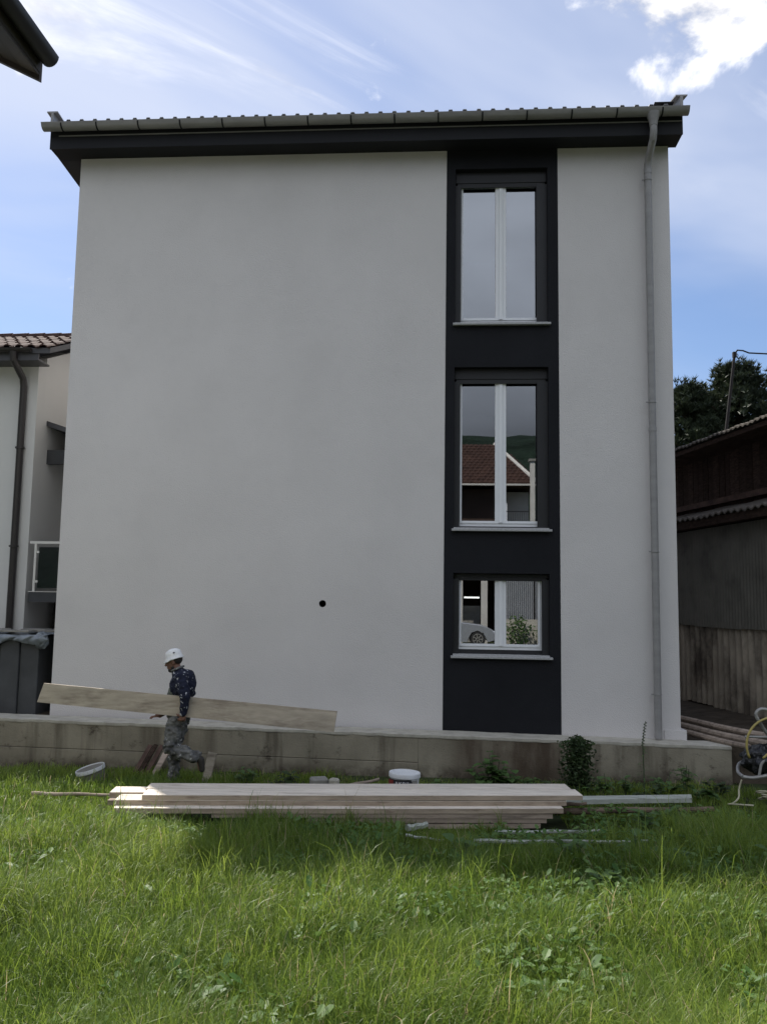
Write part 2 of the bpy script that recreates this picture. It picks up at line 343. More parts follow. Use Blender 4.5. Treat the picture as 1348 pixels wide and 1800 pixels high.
M_capmark = material('dark_cap_mark', (0.05, 0.05, 0.06), 0.9)
M_jacket = splatter('paint_spattered_navy_jacket', (0.010, 0.012, 0.026), (0.020, 0.023, 0.042), (0.42, 0.43, 0.46), 0.63, 21)
M_trousers = splatter('paint_spattered_grey_trousers', (0.075, 0.075, 0.077), (0.20, 0.20, 0.195), (0.45, 0.45, 0.44), 0.64, 20)
M_bib = splatter('olive_work_bib', (0.05, 0.06, 0.045), (0.11, 0.12, 0.095), (0.42, 0.43, 0.41), 0.66, 22)
M_boot = material('dark_work_boot', (0.03, 0.026, 0.022), 0.8, 0.3, 12)

# window glass: a mirror-like coating over a dark room
def glass_mat(name, tint, refl):
    m = bpy.data.materials.new(name); m.use_nodes = True; n = m.node_tree; n.nodes.clear(); ns, lk = n.nodes, n.links
    g = ns.new('ShaderNodeBsdfGlossy'); g.inputs['Roughness'].default_value = 0.0; g.inputs['Color'].default_value = (0.95, 0.97, 1, 1)
    t = ns.new('ShaderNodeBsdfTransparent'); t.inputs['Color'].default_value = (*tint, 1)
    fr = ns.new('ShaderNodeFresnel'); fr.inputs['IOR'].default_value = 1.5
    mr = ns.new('ShaderNodeMapRange'); lk.new(fr.outputs[0], mr.inputs[0]); mr.inputs[1].default_value = 0.04; mr.inputs[2].default_value = 1; mr.inputs[3].default_value = refl; mr.inputs[4].default_value = 1
    mx = ns.new('ShaderNodeMixShader'); lk.new(mr.outputs[0], mx.inputs[0]); lk.new(t.outputs[0], mx.inputs[1]); lk.new(g.outputs[0], mx.inputs[2])
    o_ = ns.new('ShaderNodeOutputMaterial'); lk.new(mx.outputs[0], o_.inputs[0]); return m
M_glass = glass_mat('coated_window_glass', (0.35, 0.37, 0.38), 0.33)
M_railglass = glass_mat('smoked_rail_glass', (0.35, 0.36, 0.38), 0.10)
M_film = material('dusty_plastic_film', (0.17, 0.19, 0.21), 0.35, 0.25, 7)

def leaf_mat(name, c1, c2, rough=0.45, trans=0.35, spec=0.5, attr=False):
    m, n, p = nodes_of(name); ns, lk = n.nodes, n.links
    mx = ns.new('ShaderNodeMix'); mx.data_type = 'RGBA'; mx.inputs[6].default_value = (*c1, 1); mx.inputs[7].default_value = (*c2, 1)
    if attr:
        at = ns.new('ShaderNodeAttribute'); at.attribute_name = 'tint'; lk.new(at.outputs['Fac'], mx.inputs[0])
        sb = ns.new('ShaderNodeMath'); sb.operation = 'SUBTRACT'; sb.use_clamp = True; lk.new(at.outputs['Fac'], sb.inputs[0]); sb.inputs[1].default_value = 1.0
        md = ns.new('ShaderNodeMix'); md.data_type = 'RGBA'; lk.new(sb.outputs[0], md.inputs[0]); lk.new(mx.outputs[2], md.inputs[6]); md.inputs[7].default_value = (0.34, 0.29, 0.16, 1); mx = md
    else:
        gi = ns.new('ShaderNodeNewGeometry'); lk.new(gi.outputs['Random Per Island'], mx.inputs[0])
    lk.new(mx.outputs[2], p.inputs['Base Color']); p.inputs['Roughness'].default_value = rough; p.inputs['Specular IOR Level'].default_value = spec
    tr = ns.new('ShaderNodeBsdfTranslucent')
    hs = ns.new('ShaderNodeHueSaturation'); hs.inputs['Value'].default_value = 1.5; hs.inputs['Hue'].default_value = 0.485; lk.new(mx.outputs[2], hs.inputs['Color']); lk.new(hs.outputs[0], tr.inputs['Color'])
    ms = ns.new('ShaderNodeMixShader'); ms.inputs[0].default_value = trans; lk.new(p.outputs[0], ms.inputs[1]); lk.new(tr.outputs[0], ms.inputs[2])
    lk.new(ms.outputs[0], ns['Material Output'].inputs[0]); return m
M_grass = leaf_mat('meadow_grass', (0.052, 0.112, 0.012), (0.225, 0.30, 0.055), 0.42, 0.5, 0.32, attr=True)
M_leaf = leaf_mat('broad_green_leaf', (0.045, 0.10, 0.025), (0.10, 0.17, 0.05), 0.5, 0.3, 0.4)
M_clover = leaf_mat('clover_leaf', (0.05, 0.12, 0.02), (0.13, 0.21, 0.06), 0.5, 0.35, 0.3)
M_leaf_dark = leaf_mat('dark_bush_leaf', (0.020, 0.040, 0.014), (0.055, 0.085, 0.030), 0.6, 0.2, 0.3)
M_needle = leaf_mat('pine_needle', (0.020, 0.032, 0.016), (0.050, 0.065, 0.034), 0.6, 0.15, 0.3)
M_stem = material('green_stem', (0.05, 0.07, 0.03), 0.7, 0.2, 20)

# ------------------------------------------------------------------ terrain
def wall_front(x): return 11.70 + 0.02*x          # front face of the retaining wall
def wall_top(x): return 0.359 - 0.0153*x
def vnoise(x, y, scale, seed):
    r_ = np.random.default_rng(seed).random((256, 256)); x = np.asarray(x)/scale+100; y = np.asarray(y)/scale+100
    xi = np.floor(x).astype(int); yi = np.floor(y).astype(int); fx = x-xi; fy = y-yi; fx = fx*fx*(3-2*fx); fy = fy*fy*(3-2*fy)
    g = lambda a, b: r_[a % 256, b % 256]
    return (g(xi, yi)*(1-fx)+g(xi+1, yi)*fx)*(1-fy)+(g(xi, yi+1)*(1-fx)+g(xi+1, yi+1)*fx)*fy
def gz(x, y):
    y = np.asarray(y, dtype=float); x = np.asarray(x, dtype=float)
    base = np.where(y > 0, 0.55-0.068*np.minimum(y, 12), np.maximum(0.55+0.02*y, 0.33))
    w = np.clip((y+2)/3, 0, 1)
    return base + w*(0.08*(vnoise(x, y, 1.7, 3)-0.5) + 0.04*(vnoise(x, y, 0.5, 4)-0.5))*np.where((y > 7.2) & (y < 9.6) & (x > -3.5) & (x < 3.2), 0.25, 1.0) - 0.025*np.where((y > 7.8) & (y < 9.4) & (x > -3.4) & (x < 1.5), 1.0, 0.0)
def gz1(x, y): return float(gz(np.array([x]), np.array([y]))[0])
xs = sorted(set([-400, -200, -100, -50, -25, -15] + [round(-12+0.25*i, 3) for i in range(97)] + [15, 25, 50, 100, 200, 400]))
ys = sorted(set([-420, -200, -100, -50, -25] + [round(-16+0.5*i, 3) for i in range(37)] + [round(2.5+0.2*i, 3) for i in range(44)] + [11.6]))
gx, gy = np.meshgrid(xs, ys)
gyc = np.where(gy > 11.05, 11.2+0*gy, gy)
last = (gy >= 11.59); gyc = np.where(last, 11.85+0.02*np.clip(gx, -15, 15), np.where(gy > 11.0, 11.0+0*gy, gy))
gzv = gz(gx, gyc); gzv = np.where(last, -0.21, gzv)
b = MB(); nx = len(xs); b.v = list(zip(gx.ravel().tolist(), gyc.ravel().tolist(), gzv.ravel().tolist()))
b.f = [(j*nx+i, j*nx+i+1, (j+1)*nx+i+1, (j+1)*nx+i) for j in range(len(ys)-1) for i in range(nx-1)]
tag(b.build('ground', M_ground, origin=(0, 0, 0), smooth=True), kind='structure')
# raised yard behind the retaining wall, with an earth bank towards the barn
b = MB()
yxs = [-400, -100, -30, -15] + [-12+0.5*i for i in range(53)] + [20, 40, 100, 400]; yys = [-0.03, 0, 0.15, 0.4, 0.7, 1.0, 1.4, 1.8, 2.3, 3, 4, 5, 6, 8, 12, 20, 40, 100, 400]
def yard(i, j):
    x = yxs[i]; y = wall_front(max(-15, min(15, x))) + 0.12 + yys[j]
    z = wall_top(max(-7, min(5, x))) - 0.035
    if j == 0: return (x, y, -0.7)
    if x > 3.8: y += 0.25*float(vnoise([x], [y], 0.3, 19)[0]); z += 0.05*float(vnoise([x], [y], 0.45, 9)[0]) + 0.10*max(0, min(1, (x-4.0)/1.2))
    return (x, y, z)
for j in range(len(yys)):
    for i in range(len(yxs)): b.v.append(yard(i, j))
n_ = len(yxs); b.f = [(j*n_+i, j*n_+i+1, (j+1)*n_+i+1, (j+1)*n_+i) for j in range(len(yys)-1) for i in range(n_-1)]
tag(b.build('yard', M_dirt, origin=(0, 12, 0)), kind='structure')
# hill behind the photographer
b = MB()
def hill(u, v):
    x = -700+1400*u; t = v; y = -260-260*t
    z = -1 + 105*math.sin(min(1, t*1.3)*math.pi/2)*(0.65+0.35*math.sin(x/140+0.9)) * (0.9+0.2*float(vnoise([x], [y], 40, 5)[0]))
    return (x, y, z)
b.grid(hill, 90, 24); tag(b.build('hill', M_hill, smooth=True), kind='structure')

# ------------------------------------------------------------------ retaining wall
rw = empty('retaining_wall', (-1.3, 11.45, -0.3), 'long low stained concrete retaining wall in front of the grey house', 'wall')
joints = [-8.4, -6.35, -4.45, -1.75, -0.30, 1.62, 3.93]
def wall_block(x0, x1, z0f, z1f, y_off, nm, mat, b_=0.008, th=0.095):
    m = MB(); x0 += 0.0015; x1 -= 0.0015
    y = lambda x: wall_front(x)+y_off
    P_ = [(x0, y(x0)), (x1, y(x1)), (x1, y(x1)+th), (x0, y(x0)+th)]
    vs = []
    for k, (zz0, ins) in enumerate(((z0f, b_), (None, 0), (None, 0), (z1f, b_))):
        for q, (x, yy) in enumerate(P_):
            z = z0f(x) if k == 0 else z1f(x) if k == 3 else (z0f(x)+b_ if k == 1 else z1f(x)-b_)
            yy2 = yy + (ins if q < 2 else 0); xx2 = x + (ins if q in (0, 3) else -ins)
            vs.append((xx2, yy2, z))
    fs = [(3, 2, 1, 0), (12, 13, 14, 15)]
    for k in range(3):
        for q in range(4): fs.append((k*4+q, k*4+(q+1) % 4, (k+1)*4+(q+1) % 4, (k+1)*4+q))
    m.add(vs, fs); return m.build(nm, mat, rw)
seam = lambda x: -0.02 - 0.014*x
for a, c in zip(joints[:-1], joints[1:]):
    wall_block(a, c, (lambda x: seam(x)+0.002) if a < -0.5 else (lambda x: -0.6), lambda x: wall_top(x)-0.012, 0.0, 'wall_panel', M_concrete)
core = MB(); core.add([(-8.38, wall_front(-8.38)+0.1, -0.6), (3.91, wall_front(3.91)+0.1, -0.6), (3.91, wall_front(3.91)+0.24, -0.6), (-8.38, wall_front(-8.38)+0.24, -0.6), (-8.38, wall_front(-8.38)+0.1, wall_top(-8.38)-0.03), (3.91, wall_front(3.91)+0.1, wall_top(3.91)-0.03), (3.91, wall_front(3.91)+0.24, wall_top(3.91)-0.03), (-8.38, wall_front(-8.38)+0.24, wall_top(-8.38)-0.03)], [(0, 3, 2, 1), (4, 5, 6, 7), (0, 1, 5, 4), (1, 2, 6, 5), (2, 3, 7, 6), (3, 0, 4, 7)])
core.build('wall_core', M_concrete, rw)
for a, c in zip([-8.4, -5.45, -3.1], [-5.45, -3.1, -0.30]):
    wall_block(a, c, lambda x: -0.6, lambda x: seam(x)-0.002, -0.008, 'wall_panel', M_concrete, 0.004, 0.10)
# rough mortar coping
m = MB()
def cop(u, v):
    x = -8.4+12.33*u; y0 = wall_front(x)-0.008
    prof = [(0, -0.03), (0.0, 0.0), (0.05, 0.006), (0.20, 0.004), (0.46, 0.0)]
    p_ = prof[int(round(v*4))]
    w_ = 0.014*(float(vnoise([x*1.0], [p_[0]*3], 0.12, 21)[0])-0.5)
    return (x, y0+p_[0]+w_, wall_top(x)+p_[1]+0.6*w_)
m.sheet(cop, 240, 4, (0, 0.004, -0.012)); m.build('coping', M_coping, rw)

# ------------------------------------------------------------------ main house
HB = 0.30
house = empty('grey_house', (-1.2, 16.5, 0.3), 'tall new grey rendered house with a black window strip and shallow metal roof', 'house')
XL, XR, SL, SR, FY, TOP = -5.788, 3.381, 0.034, 1.720, 12.2, 9.133
WT = 0.32
# left facade panel with the round vent hole
m = MB(); hc = (-1.743, 2.135); hr = 0.052; q = 0.2
b0 = 0.12
def facade_panel(m, x0, x1):
    m.box(x0, x1, FY, FY+WT, b0, TOP)
x0, x1 = XL, SL-0.001; cx, cz = hc
m.box(x0, cx-q, FY, FY+WT, b0, TOP); m.box(cx+q, x1, FY, FY+WT, b0, TOP)
m = MB()
def ring_pts(n=24): return [(cx+hr*math.cos(2*math.pi*k/n+math.pi/4), cz+hr*math.sin(2*math.pi*k/n+math.pi/4)) for k in range(n)]
def sq_pt(k, n=24):
    a = 2*math.pi*k/n+math.pi/4; c_, s_ = math.cos(a), math.sin(a); t = q/max(abs(c_), abs(s_)); return (cx+c_*t, cz+s_*t)
n = 24; ring = ring_pts(n); sq = [sq_pt(k) for k in range(n)]
vs = [(p_[0], FY, p_[1]) for p_ in ring]+[(p_[0], FY, p_[1]) for p_ in sq]; fs = [(k, (k+1) % n, n+(k+1) % n, n+k) for k in range(n)]
# outer region around the square: 8 quads in one plane
ox = [x0, cx-q, cx+q, x1]; oz = [b0, cz-q, cz+q, TOP]
base = len(vs)
for zz_ in oz:
    for xx_ in ox: vs.append((xx_, FY, zz_))
for j in range(3):
    for i in range(3):
        if i == 1 and j == 1: continue
        fs.append((base+j*4+i, base+j*4+i+1, base+(j+1)*4+i+1, base+(j+1)*4+i))
bk = len(vs)
vs += [(x0, FY+WT, b0), (x1, FY+WT, b0), (x1, FY+WT, TOP), (x0, FY+WT, TOP)]
fs += [(bk, bk+3, bk+2, bk+1), (base, bk, bk+1, base+3), (base+12, base+15, bk+2, bk+3), (base, base+12, bk+3, bk), (base+3, bk+1, bk+2, base+15)]
m.add(vs, fs); fw_ = m.build('facade_wall', M_render, house)
m = MB()
vs = [(p_[0], FY+0.0005, p_[1]) for p_ in ring]+[(p_[0], FY+0.25, p_[1]) for p_ in ring]
m.add(vs, [(k, (k+1) % n, n+(k+1) % n, n+k) for k in range(n)]+[tuple(range(n, 2*n))]); m.build('vent_hole', M_black, fw_)
MB().box(SR+0.001, XR, FY, FY+WT, b0, TOP).build('facade_wall', M_render, house)
MB().box(3.15, XR+0.075, FY-0.018, FY+WT+0.3, b0, 0.44).build('plinth', M_render, house)
# accent strip with three openings
M_dummy = None
wins = [  # recess x0,x1,z bottom, z top
    dict(x0=0.172, x1=1.565, z0=6.37, z1=8.83, t=8.62, full=True),
    dict(x0=0.172, x1=1.565, z0=3.262, z1=5.70, t=5.515, full=True),
    dict(x0=0.172, x1=1.565, z0=1.42, z1=2.614, t=2.56, full=False)]
m = MB(); fy = FY-0.004
m.box(SL, 0.172, fy, FY+WT, b0, TOP); m.box(1.565, SR, fy, FY+WT, b0, TOP)
zs_ = [b0] + sorted([w['z0'] for w in wins]+[w['z1'] for w in wins]) + [TOP]
for i in range(0, len(zs_), 2): m.box(0.172, 1.565, fy, FY+WT, zs_[i], zs_[i+1])
m.build('accent_wall', M_accent, house)
GY = 12.375
for w in wins:
    w0, w1, z0, z1, tt = w['x0'], w['x1'], w['z0'], w['z1'], w['t']
    zb = z0 + (0.05 if w is not wins[2] else 0.085)
    full = w['full']; tb = tt; tt = tt+0.045
    wx0 = 0.235; wx1 = 1.47 if not full else 1.475
    win = MB(); fy0 = GY-0.035; fy1 = GY+0.05
    # outer frame
    win.box(wx0, wx1, fy0, fy1, zb, zb+0.045); win.box(wx0, wx1, fy0, fy1, tt-0.03, tt+0.06)
    win.box(wx0, wx0+0.03, fy0, fy1, zb+0.0455, tt-0.0305); win.box(wx1-0.03, wx1, fy0, fy1, zb+0.0455, tt-0.0305)
    wo = win.build('window', M_frame, house)
    mid = 0.868
    for sx0, sx1 in ((wx0+0.031, mid-0.003), (mid+0.003, wx1-0.031)):
        s_ = MB(); sy0 = GY-0.05; sy1 = GY+0.03
        l_ = 0.018 if sx0 < mid-0.1 else 0.072; r_ = 0.072 if sx0 < mid-0.1 else 0.018
        sb = zb+0.046; st = tt-0.031
        s_.box(sx0, sx0+l_, sy0, sy1, sb, st); s_.box(sx1-r_, sx1, sy0, sy1, sb, st)
        s_.box(sx0+l_, sx1-r_, sy0, sy1, sb, sb+0.035); s_.box(sx0+l_, sx1-r_, sy0, sy1, st-0.02, st)
        # bead step around the pane
        s_.box(sx0+l_, sx0+l_+0.008, sy0+0.02, sy1-0.004, sb+0.035, st-0.02); s_.box(sx1-r_-0.008, sx1-r_, sy0+0.02, sy1-0.004, sb+0.035, st-0.02)
        so = s_.build('sash', M_frame, wo)
        MB().box(sx0+l_+0.0085, sx1-r_-0.0085, GY, GY+0.006, sb+0.0355, st-0.0205).build('pane', M_glass, wo)
    # meeting stile cover
    MB().bevbox(mid-0.028, mid+0.028, GY-0.066, GY-0.0505, zb+0.055, tt-0.035, 0.004).build('meeting_stile', M_frame, wo)
    # stone sill
    sl = MB(); sz = z0
    sl.bevbox(w0-0.03, w1+0.035, FY-0.07, FY-0.006, sz-0.035, sz-0.001, 0.004)
    sl.box(w0+0.002, w1-0.002, FY-0.006, GY-0.055, sz-0.001, sz+0.022)
    sl.build('sill', M_sill, wo)
    MB().box(wx0+0.01, wx1-0.01, GY-0.052, GY-0.04, sz+0.024, zb-0.001).build('sill_strip', M_shutter, wo)
    # shutter box and guides
    tt = tb; sb_ = MB(); sb_.bevbox(w0+0.003, w1-0.003, FY+0.085, GY-0.07, tt+0.02 if full else tt-0.005, z1-0.003, 0.006)
    sb_.box(w0+0.03, w1-0.03, FY+0.095, GY-0.065, (tt-0.045) if full else tt-0.05, (tt+0.0195) if full else tt-0.006)
    sb_.build('shutter_box', M_shutter, wo)
    gtop = tt-0.021 if full else tt-0.031
    MB().box(w0+0.002, wx0+0.022, GY-0.11, GY-0.052, sz+0.023, gtop).build('guide_rail', M_shutter, wo)
    if full: MB().box(1.405, w1-0.002, GY-0.11, GY-0.052, sz+0.023, gtop).build('guide_rail', M_shutter, wo)
    else: MB().box(1.462, w1-0.002, GY-0.11, GY-0.052, sz+0.023, gtop).build('guide_rail', M_shutter, wo)
    # room behind, open towards the pane
    rm = MB(); ry1 = 16.0
    rx0, rx1, rz0, rz1 = w0-1.2, w1+1.0, z0-0.3 if full else z0-1.0, z1+0.1
    rm.add([(rx0, FY+WT+0.002, rz0), (rx1, FY+WT+0.002, rz0), (rx1, ry1, rz0), (rx0, ry1, rz0), (rx0, FY+WT+0.002, rz1), (rx1, FY+WT+0.002, rz1), (rx1, ry1, rz1), (rx0, ry1, rz1)],
           [(0, 1, 2, 3), (4, 7, 6, 5), (1, 5, 6, 2), (2, 6, 7, 3), (3, 7, 4, 0)])
    rm.build('room_shell', M_room, wo)
# side and back walls (the plan is slightly skewed)
SK, RISE = -0.14, 0.09
dep = 9.0
m = MB()
yb = FY+WT
def skx(x, y): return x+SK*(y-FY)
m.add([(skx(XL, yb), yb, b0), (skx(XL, FY+dep), FY+dep, b0), (skx(XL, FY+dep), FY+dep, TOP+RISE*dep), (skx(XL, yb), yb, TOP),
       (skx(XL, yb)+0.3, yb, b0), (skx(XL, FY+dep)+0.3, FY+dep, b0), (skx(XL, FY+dep)+0.3, FY+dep, TOP+RISE*dep), (skx(XL, yb)+0.3, yb, TOP)],
      [(0, 1, 2, 3), (7, 6, 5, 4), (0, 3, 7, 4), (1, 5, 6, 2), (3, 2, 6, 7)])
m.build('side_wall', M_render, house)
m = MB()
m.add([(skx(XR, yb), yb, b0), (skx(XR, FY+dep), FY+dep, b0), (skx(XR, FY+dep), FY+dep, TOP+RISE*dep), (skx(XR, yb), yb, TOP),
       (skx(XR, yb)-0.3, yb, b0), (skx(XR, FY+dep)-0.3, FY+dep, b0), (skx(XR, FY+dep)-0.3, FY+dep, TOP+RISE*dep), (skx(XR, yb)-0.3, yb, TOP)],
      [(3, 2, 1, 0), (4, 5, 6, 7), (4, 7, 3, 0), (2, 6, 5, 1), (7, 6, 2, 3)])
m.build('side_wall', M_render, house)
MB().box(skx(XL, FY+dep), skx(XR, FY+dep), FY+dep+0.001, FY+dep+0.3, b0, TOP+RISE*dep).build('back_wall', M_render, house)
# eaves: soffit slab, fascia
EY = 11.87; EL, ER = -6.150, 3.510
def roofz(y, z): return z + RISE*max(0, y-EY)
def slab(x0, x1, y0, y1, z0, z1, nm, mat, par=house):
    m = MB(); vs = []
    for (x, y) in ((x0, y0), (x1, y0), (x1, y1), (x0, y1)):
        vs.append((x+SK*(y-EY), y, roofz(y, z0)))
    for (x, y) in ((x0, y0), (x1, y0), (x1, y1), (x0, y1)):
        vs.append((x+SK*(y-EY), y, roofz(y, z1)))
    m.add(vs, [(0, 3, 2, 1), (4, 5, 6, 7), (0, 1, 5, 4), (1, 2, 6, 5), (2, 3, 7, 6), (3, 0, 4, 7)]); return m.build(nm, mat, par)
MB().box(EL+0.002, ER-0.002, EY+0.026, FY+0.05, 9.135, 9.16).build('soffit', M_soffit, house)
slab(EL+0.002, ER-0.002, EY+0.026, FY+dep+0.4, 9.161, 9.40, 'roof_deck', M_soffit)
slab(EL, ER, EY, EY+0.025, 9.125, 9.41, 'fascia', M_soffit)
MB().box(EL+0.14, ER-0.01, EY-0.012, EY-0.001, 9.322, 9.338).build('drip_strip', M_zinc, house)
# ribbed roof sheet: crests every 0.21 m
m = MB(); prof = []
x = EL+0.30
prof.append((EL+0.10, 0.0))
while x < ER-0.22:
    prof += [(x-0.042, 0.0), (x-0.024, 0.040), (x+0.024, 0.040), (x+0.042, 0.0)]; x += 0.2115
prof.append((ER-0.10, 0.0))
def rs(u, v):
    i = int(round(u*(len(prof)-1))); px, pz = prof[i]; y = 11.80+(FY+dep+0.45-11.80)*v
    return (px+SK*(y-EY), y, 9.532+pz+RISE*(y-EY))
m.sheet(rs, len(prof)-1, 3, (0, 0, -0.012)); m.build('roof_sheet', M_roofsheet, house)
slab(EL+0.05, ER-0.05, 11.84, FY+dep+0.42, 9.411, 9.515, 'roof_batten', M_soffit)
# verge flashings: upstand with a cap
def verge(xc, s, nm):
    m = MB(); y0, y1 = 11.76, FY+dep+0.4
    P2 = [(xc-0.02, 9.44), (xc+0.02, 9.44), (xc+0.02, 9.665), (xc+s*0.0+0.085, 9.672), (xc+0.085, 9.69), (xc-0.085, 9.69), (xc-0.085, 9.672), (xc-0.02, 9.665)]
    n = len(P2); vs = [(x+SK*(y0-EY), y0, z+RISE*(y0-EY)) for x, z in P2]+[(x+SK*(y1-EY), y1, z+RISE*(y1-EY)) for x, z in P2]
    m.add(vs, [tuple(range(n)), tuple(range(2*n-1, n-1, -1))]+[(i, i+n, (i+1) % n+n, (i+1) % n) for i in range(n)])
    m.build('verge_flashing', M_zinc, house)
verge(EL+0.05, 1, '')
verge(ER-0.055, -1, '')
MB().box(ER-0.42, ER-0.14, 11.80, 11.95, 9.585, 9.60).build('flashing_tray', M_soffit, house)
# half round gutter
m = MB(); gy_, gzt, gr = 11.765, 9.452, 0.088; n = 12
gx0, gx1 = -6.215, 3.565
prof = [(gy_-gr*math.cos(a), gzt-gr*1.05*math.sin(a)) for a in [math.pi*k/n for k in range(n+1)]]
prof = [(gy_-gr-0.008, gzt+0.004), (gy_-gr-0.006, gzt-0.008)] + prof[1:]
inner = [(gy_-(gr-0.006)*math.cos(a), gzt-(gr-0.006)*1.05*math.sin(a)) for a in [math.pi*k/n for k in range(n, -1, -1)]]
poly = prof+inner
m.prism(poly, 'x', gx0, gx1)
gut = m.build('gutter', M_zinc, house, smooth='auto')
for xx in (gx0, gx1-0.006):
    m = MB(); m.prism([(gy_-(gr-0.0062)*math.cos(a), gzt-(gr-0.0062)*1.05*math.sin(a)) for a in [math.pi*k/n for k in range(n+1)]], 'x', xx+0.001, xx+0.005); m.build('end_cap', M_zinc, gut)
for px_b in [-5.90]+[-5.345+0.6555*k for k in range(14)]:
    m = MB(); o_ = [(gy_-(gr+0.006)*math.cos(a), gzt-(gr+0.006)*1.05*math.sin(a)) for a in [math.pi*k/10 for k in range(11)]]
    i_ = [(gy_-(gr+0.0006)*math.cos(a), gzt-(gr+0.0006)*1.05*math.sin(a)) for a in [math.pi*k/10 for k in range(10, -1, -1)]]
    m.prism(o_+i_, 'x', px_b-0.011, px_b+0.011); m.build('gutter_bracket', M_soffit, gut, smooth=False)
# downpipe
DX = 3.042; pr_ = 0.052
dp = MB()
dp.tube([(3.057, gy_, 9.20), (3.057, gy_, 9.12), (3.055, gy_+0.03, 9.02), (DX+0.005, FY-0.16, 8.86), (DX, FY-0.115, 8.78), (DX, FY-0.11, 8.70), (DX, FY-0.11, 0.33)], pr_, 14)
dpo = dp.build('downpipe', M_zinc, house, smooth='auto')
MB().lathe([(pr_+0.004, 0), (pr_+0.012, 0.07), (0.098, 0.17), (0.10, 0.19)], (3.057, gy_, 9.205), 16).build('outlet_funnel', M_zinc, dpo, smooth='auto')
MB().lathe([(pr_+0.005, 0), (pr_+0.005, 0.07)], (DX, FY-0.11, 8.64), 14).build('pipe_socket', M_zinc, dpo, smooth='auto')
MB().lathe([(pr_+0.005, 0), (pr_+0.005, 0.06)], (DX, FY-0.11, 4.70), 14).build('pipe_socket', M_zinc, dpo, smooth='auto')
for z in (8.529, 5.122, 2.939, 0.932):
    m = MB(); m.lathe([(pr_+0.001, 0), (pr_+0.008, 0.001), (pr_+0.008, 0.018), (pr_+0.001, 0.019)], (DX, FY-0.11, z), 14)
    m.box(DX-pr_-0.035, DX-pr_-0.002, FY-0.118, FY-0.102, z+0.001, z+0.018); m.box(DX-0.006, DX+0.006, FY-0.06, FY+0.01, z+0.003, z+0.015)
    m.build('pipe_clamp', M_zinc, dpo)

# ------------------------------------------------------------------ neighbour house, left
nb = empty('neighbour_house', (-11, 17, 0.4), 'white house with dark tiled roof and steel railed balcony, left of the grey house', 'house')
NX, NY = -7.46, 14.5
MB().box(-16, NX, NY, NY+0.3, 0.2, 6.55).build('front_wall', M_nwall, nb)
# gable side wall with a deep dark recess
sideroof = lambda y: 6.52+(15.8-NY)*0.42-abs(y-15.8)*0.42
m = MB()
m.prism([(NY+0.301, 0.2), (15.8, 0.2), (15.8, sideroof(15.8)), (NY+0.301, sideroof(NY+0.301))], 'x', NX-0.3, NX-0.001)
m.prism([(15.8001, 0.2), (16.05, 0.2), (16.05, sideroof(16.05)), (15.8001, sideroof(15.8001))], 'x', NX-0.3, NX-0.001)
m.prism([(16.051, 4.9), (17.3, 4.9), (17.3, sideroof(17.3)), (16.051, sideroof(16.051))], 'x', NX-0.3, NX-0.001)
m.build('gable_wall', M_nwall, nb)
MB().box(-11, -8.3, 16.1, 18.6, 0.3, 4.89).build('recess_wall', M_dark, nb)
MB().box(-16, NX-0.3, 18.7, 19, 0.2, 6.0).build('back_wall', M_nwall, nb)
# roof slab and tiles
m = MB()
ry0, rz0_ = NY-0.45, 6.62; ry1, rz1_ = 15.8, 6.62+0.42*(15.8-ry0)
m.add([(-16, ry0, rz0_-0.1), (NX+0.42, ry0, rz0_-0.1), (NX+0.42, ry1, rz1_-0.1), (-16, ry1, rz1_-0.1), (-16, ry0, rz0_), (NX+0.42, ry0, rz0_), (NX+0.42, ry1, rz1_), (-16, ry1, rz1_)],
      [(0, 3, 2, 1), (4, 5, 6, 7), (0, 1, 5, 4), (1, 2, 6, 5), (2, 3, 7, 6), (3, 0, 4, 7)])
m.add([(-16, ry1+0.001, rz1_-0.1), (NX+0.42, ry1+0.001, rz1_-0.1), (NX+0.42, 17.6, rz0_-0.1), (-16, 17.6, rz0_-0.1), (-16, ry1+0.001, rz1_), (NX+0.42, ry1+0.001, rz1_), (NX+0.42, 17.6, rz0_), (-16, 17.6, rz0_)],
      [(0, 3, 2, 1), (4, 5, 6, 7), (0, 1, 5, 4), (1, 2, 6, 5), (2, 3, 7, 6), (3, 0, 4, 7)])
rf = m.build('roof', M_greymetal, nb)
m = MB(); rows = 5; tw = 0.22
slope = math.atan(0.42)
for r_ in range(rows):
    y0 = ry0-0.04+r_*0.36; z0 = rz0_+0.42*(y0-ry0)+0.03
    for k in range(38):
        xx = NX+0.44-tw*(k+1)+random.uniform(-.004, .004); dz_ = random.uniform(0, 0.012)
        L_ = 0.40; y1_ = y0+L_*math.cos(slope); z1_ = z0+L_*math.sin(slope)-0.025
        vs = []; cs = [(0, 0.0), (0.03, 0.04), (0.08, 0.05), (0.13, 0.03), (0.165, 0.0), (0.215, 0.006)]
        for (yy, zz_) in ((y0, z0), (y1_, z1_)):
            for cx_, cz_ in cs: vs.append((xx+cx_, yy, zz_+cz_+dz_))
        for cx_, cz_ in cs: vs.append((xx+cx_, y0, z0+cz_+dz_-0.022))
        fs = [(i, i+1, 7+i, 6+i) for i in range(5)]+[(12+i, 13+i, i+1, i) for i in range(5)]
        m.add(vs, fs)
t_ = m.build('roof_tiles', M_tile, rf); t_['kind'] = 'stuff'
m = MB(); x = NX+0.44
while x > -12:
    m.lathe([(0.10, 0), (0.085, 0.36)], (x, ry1, rz1_+0.03), 8, Matrix.Rotation(-math.pi/2, 3, 'Y')); x -= 0.34
m.build('ridge_tiles', M_tile, rf)
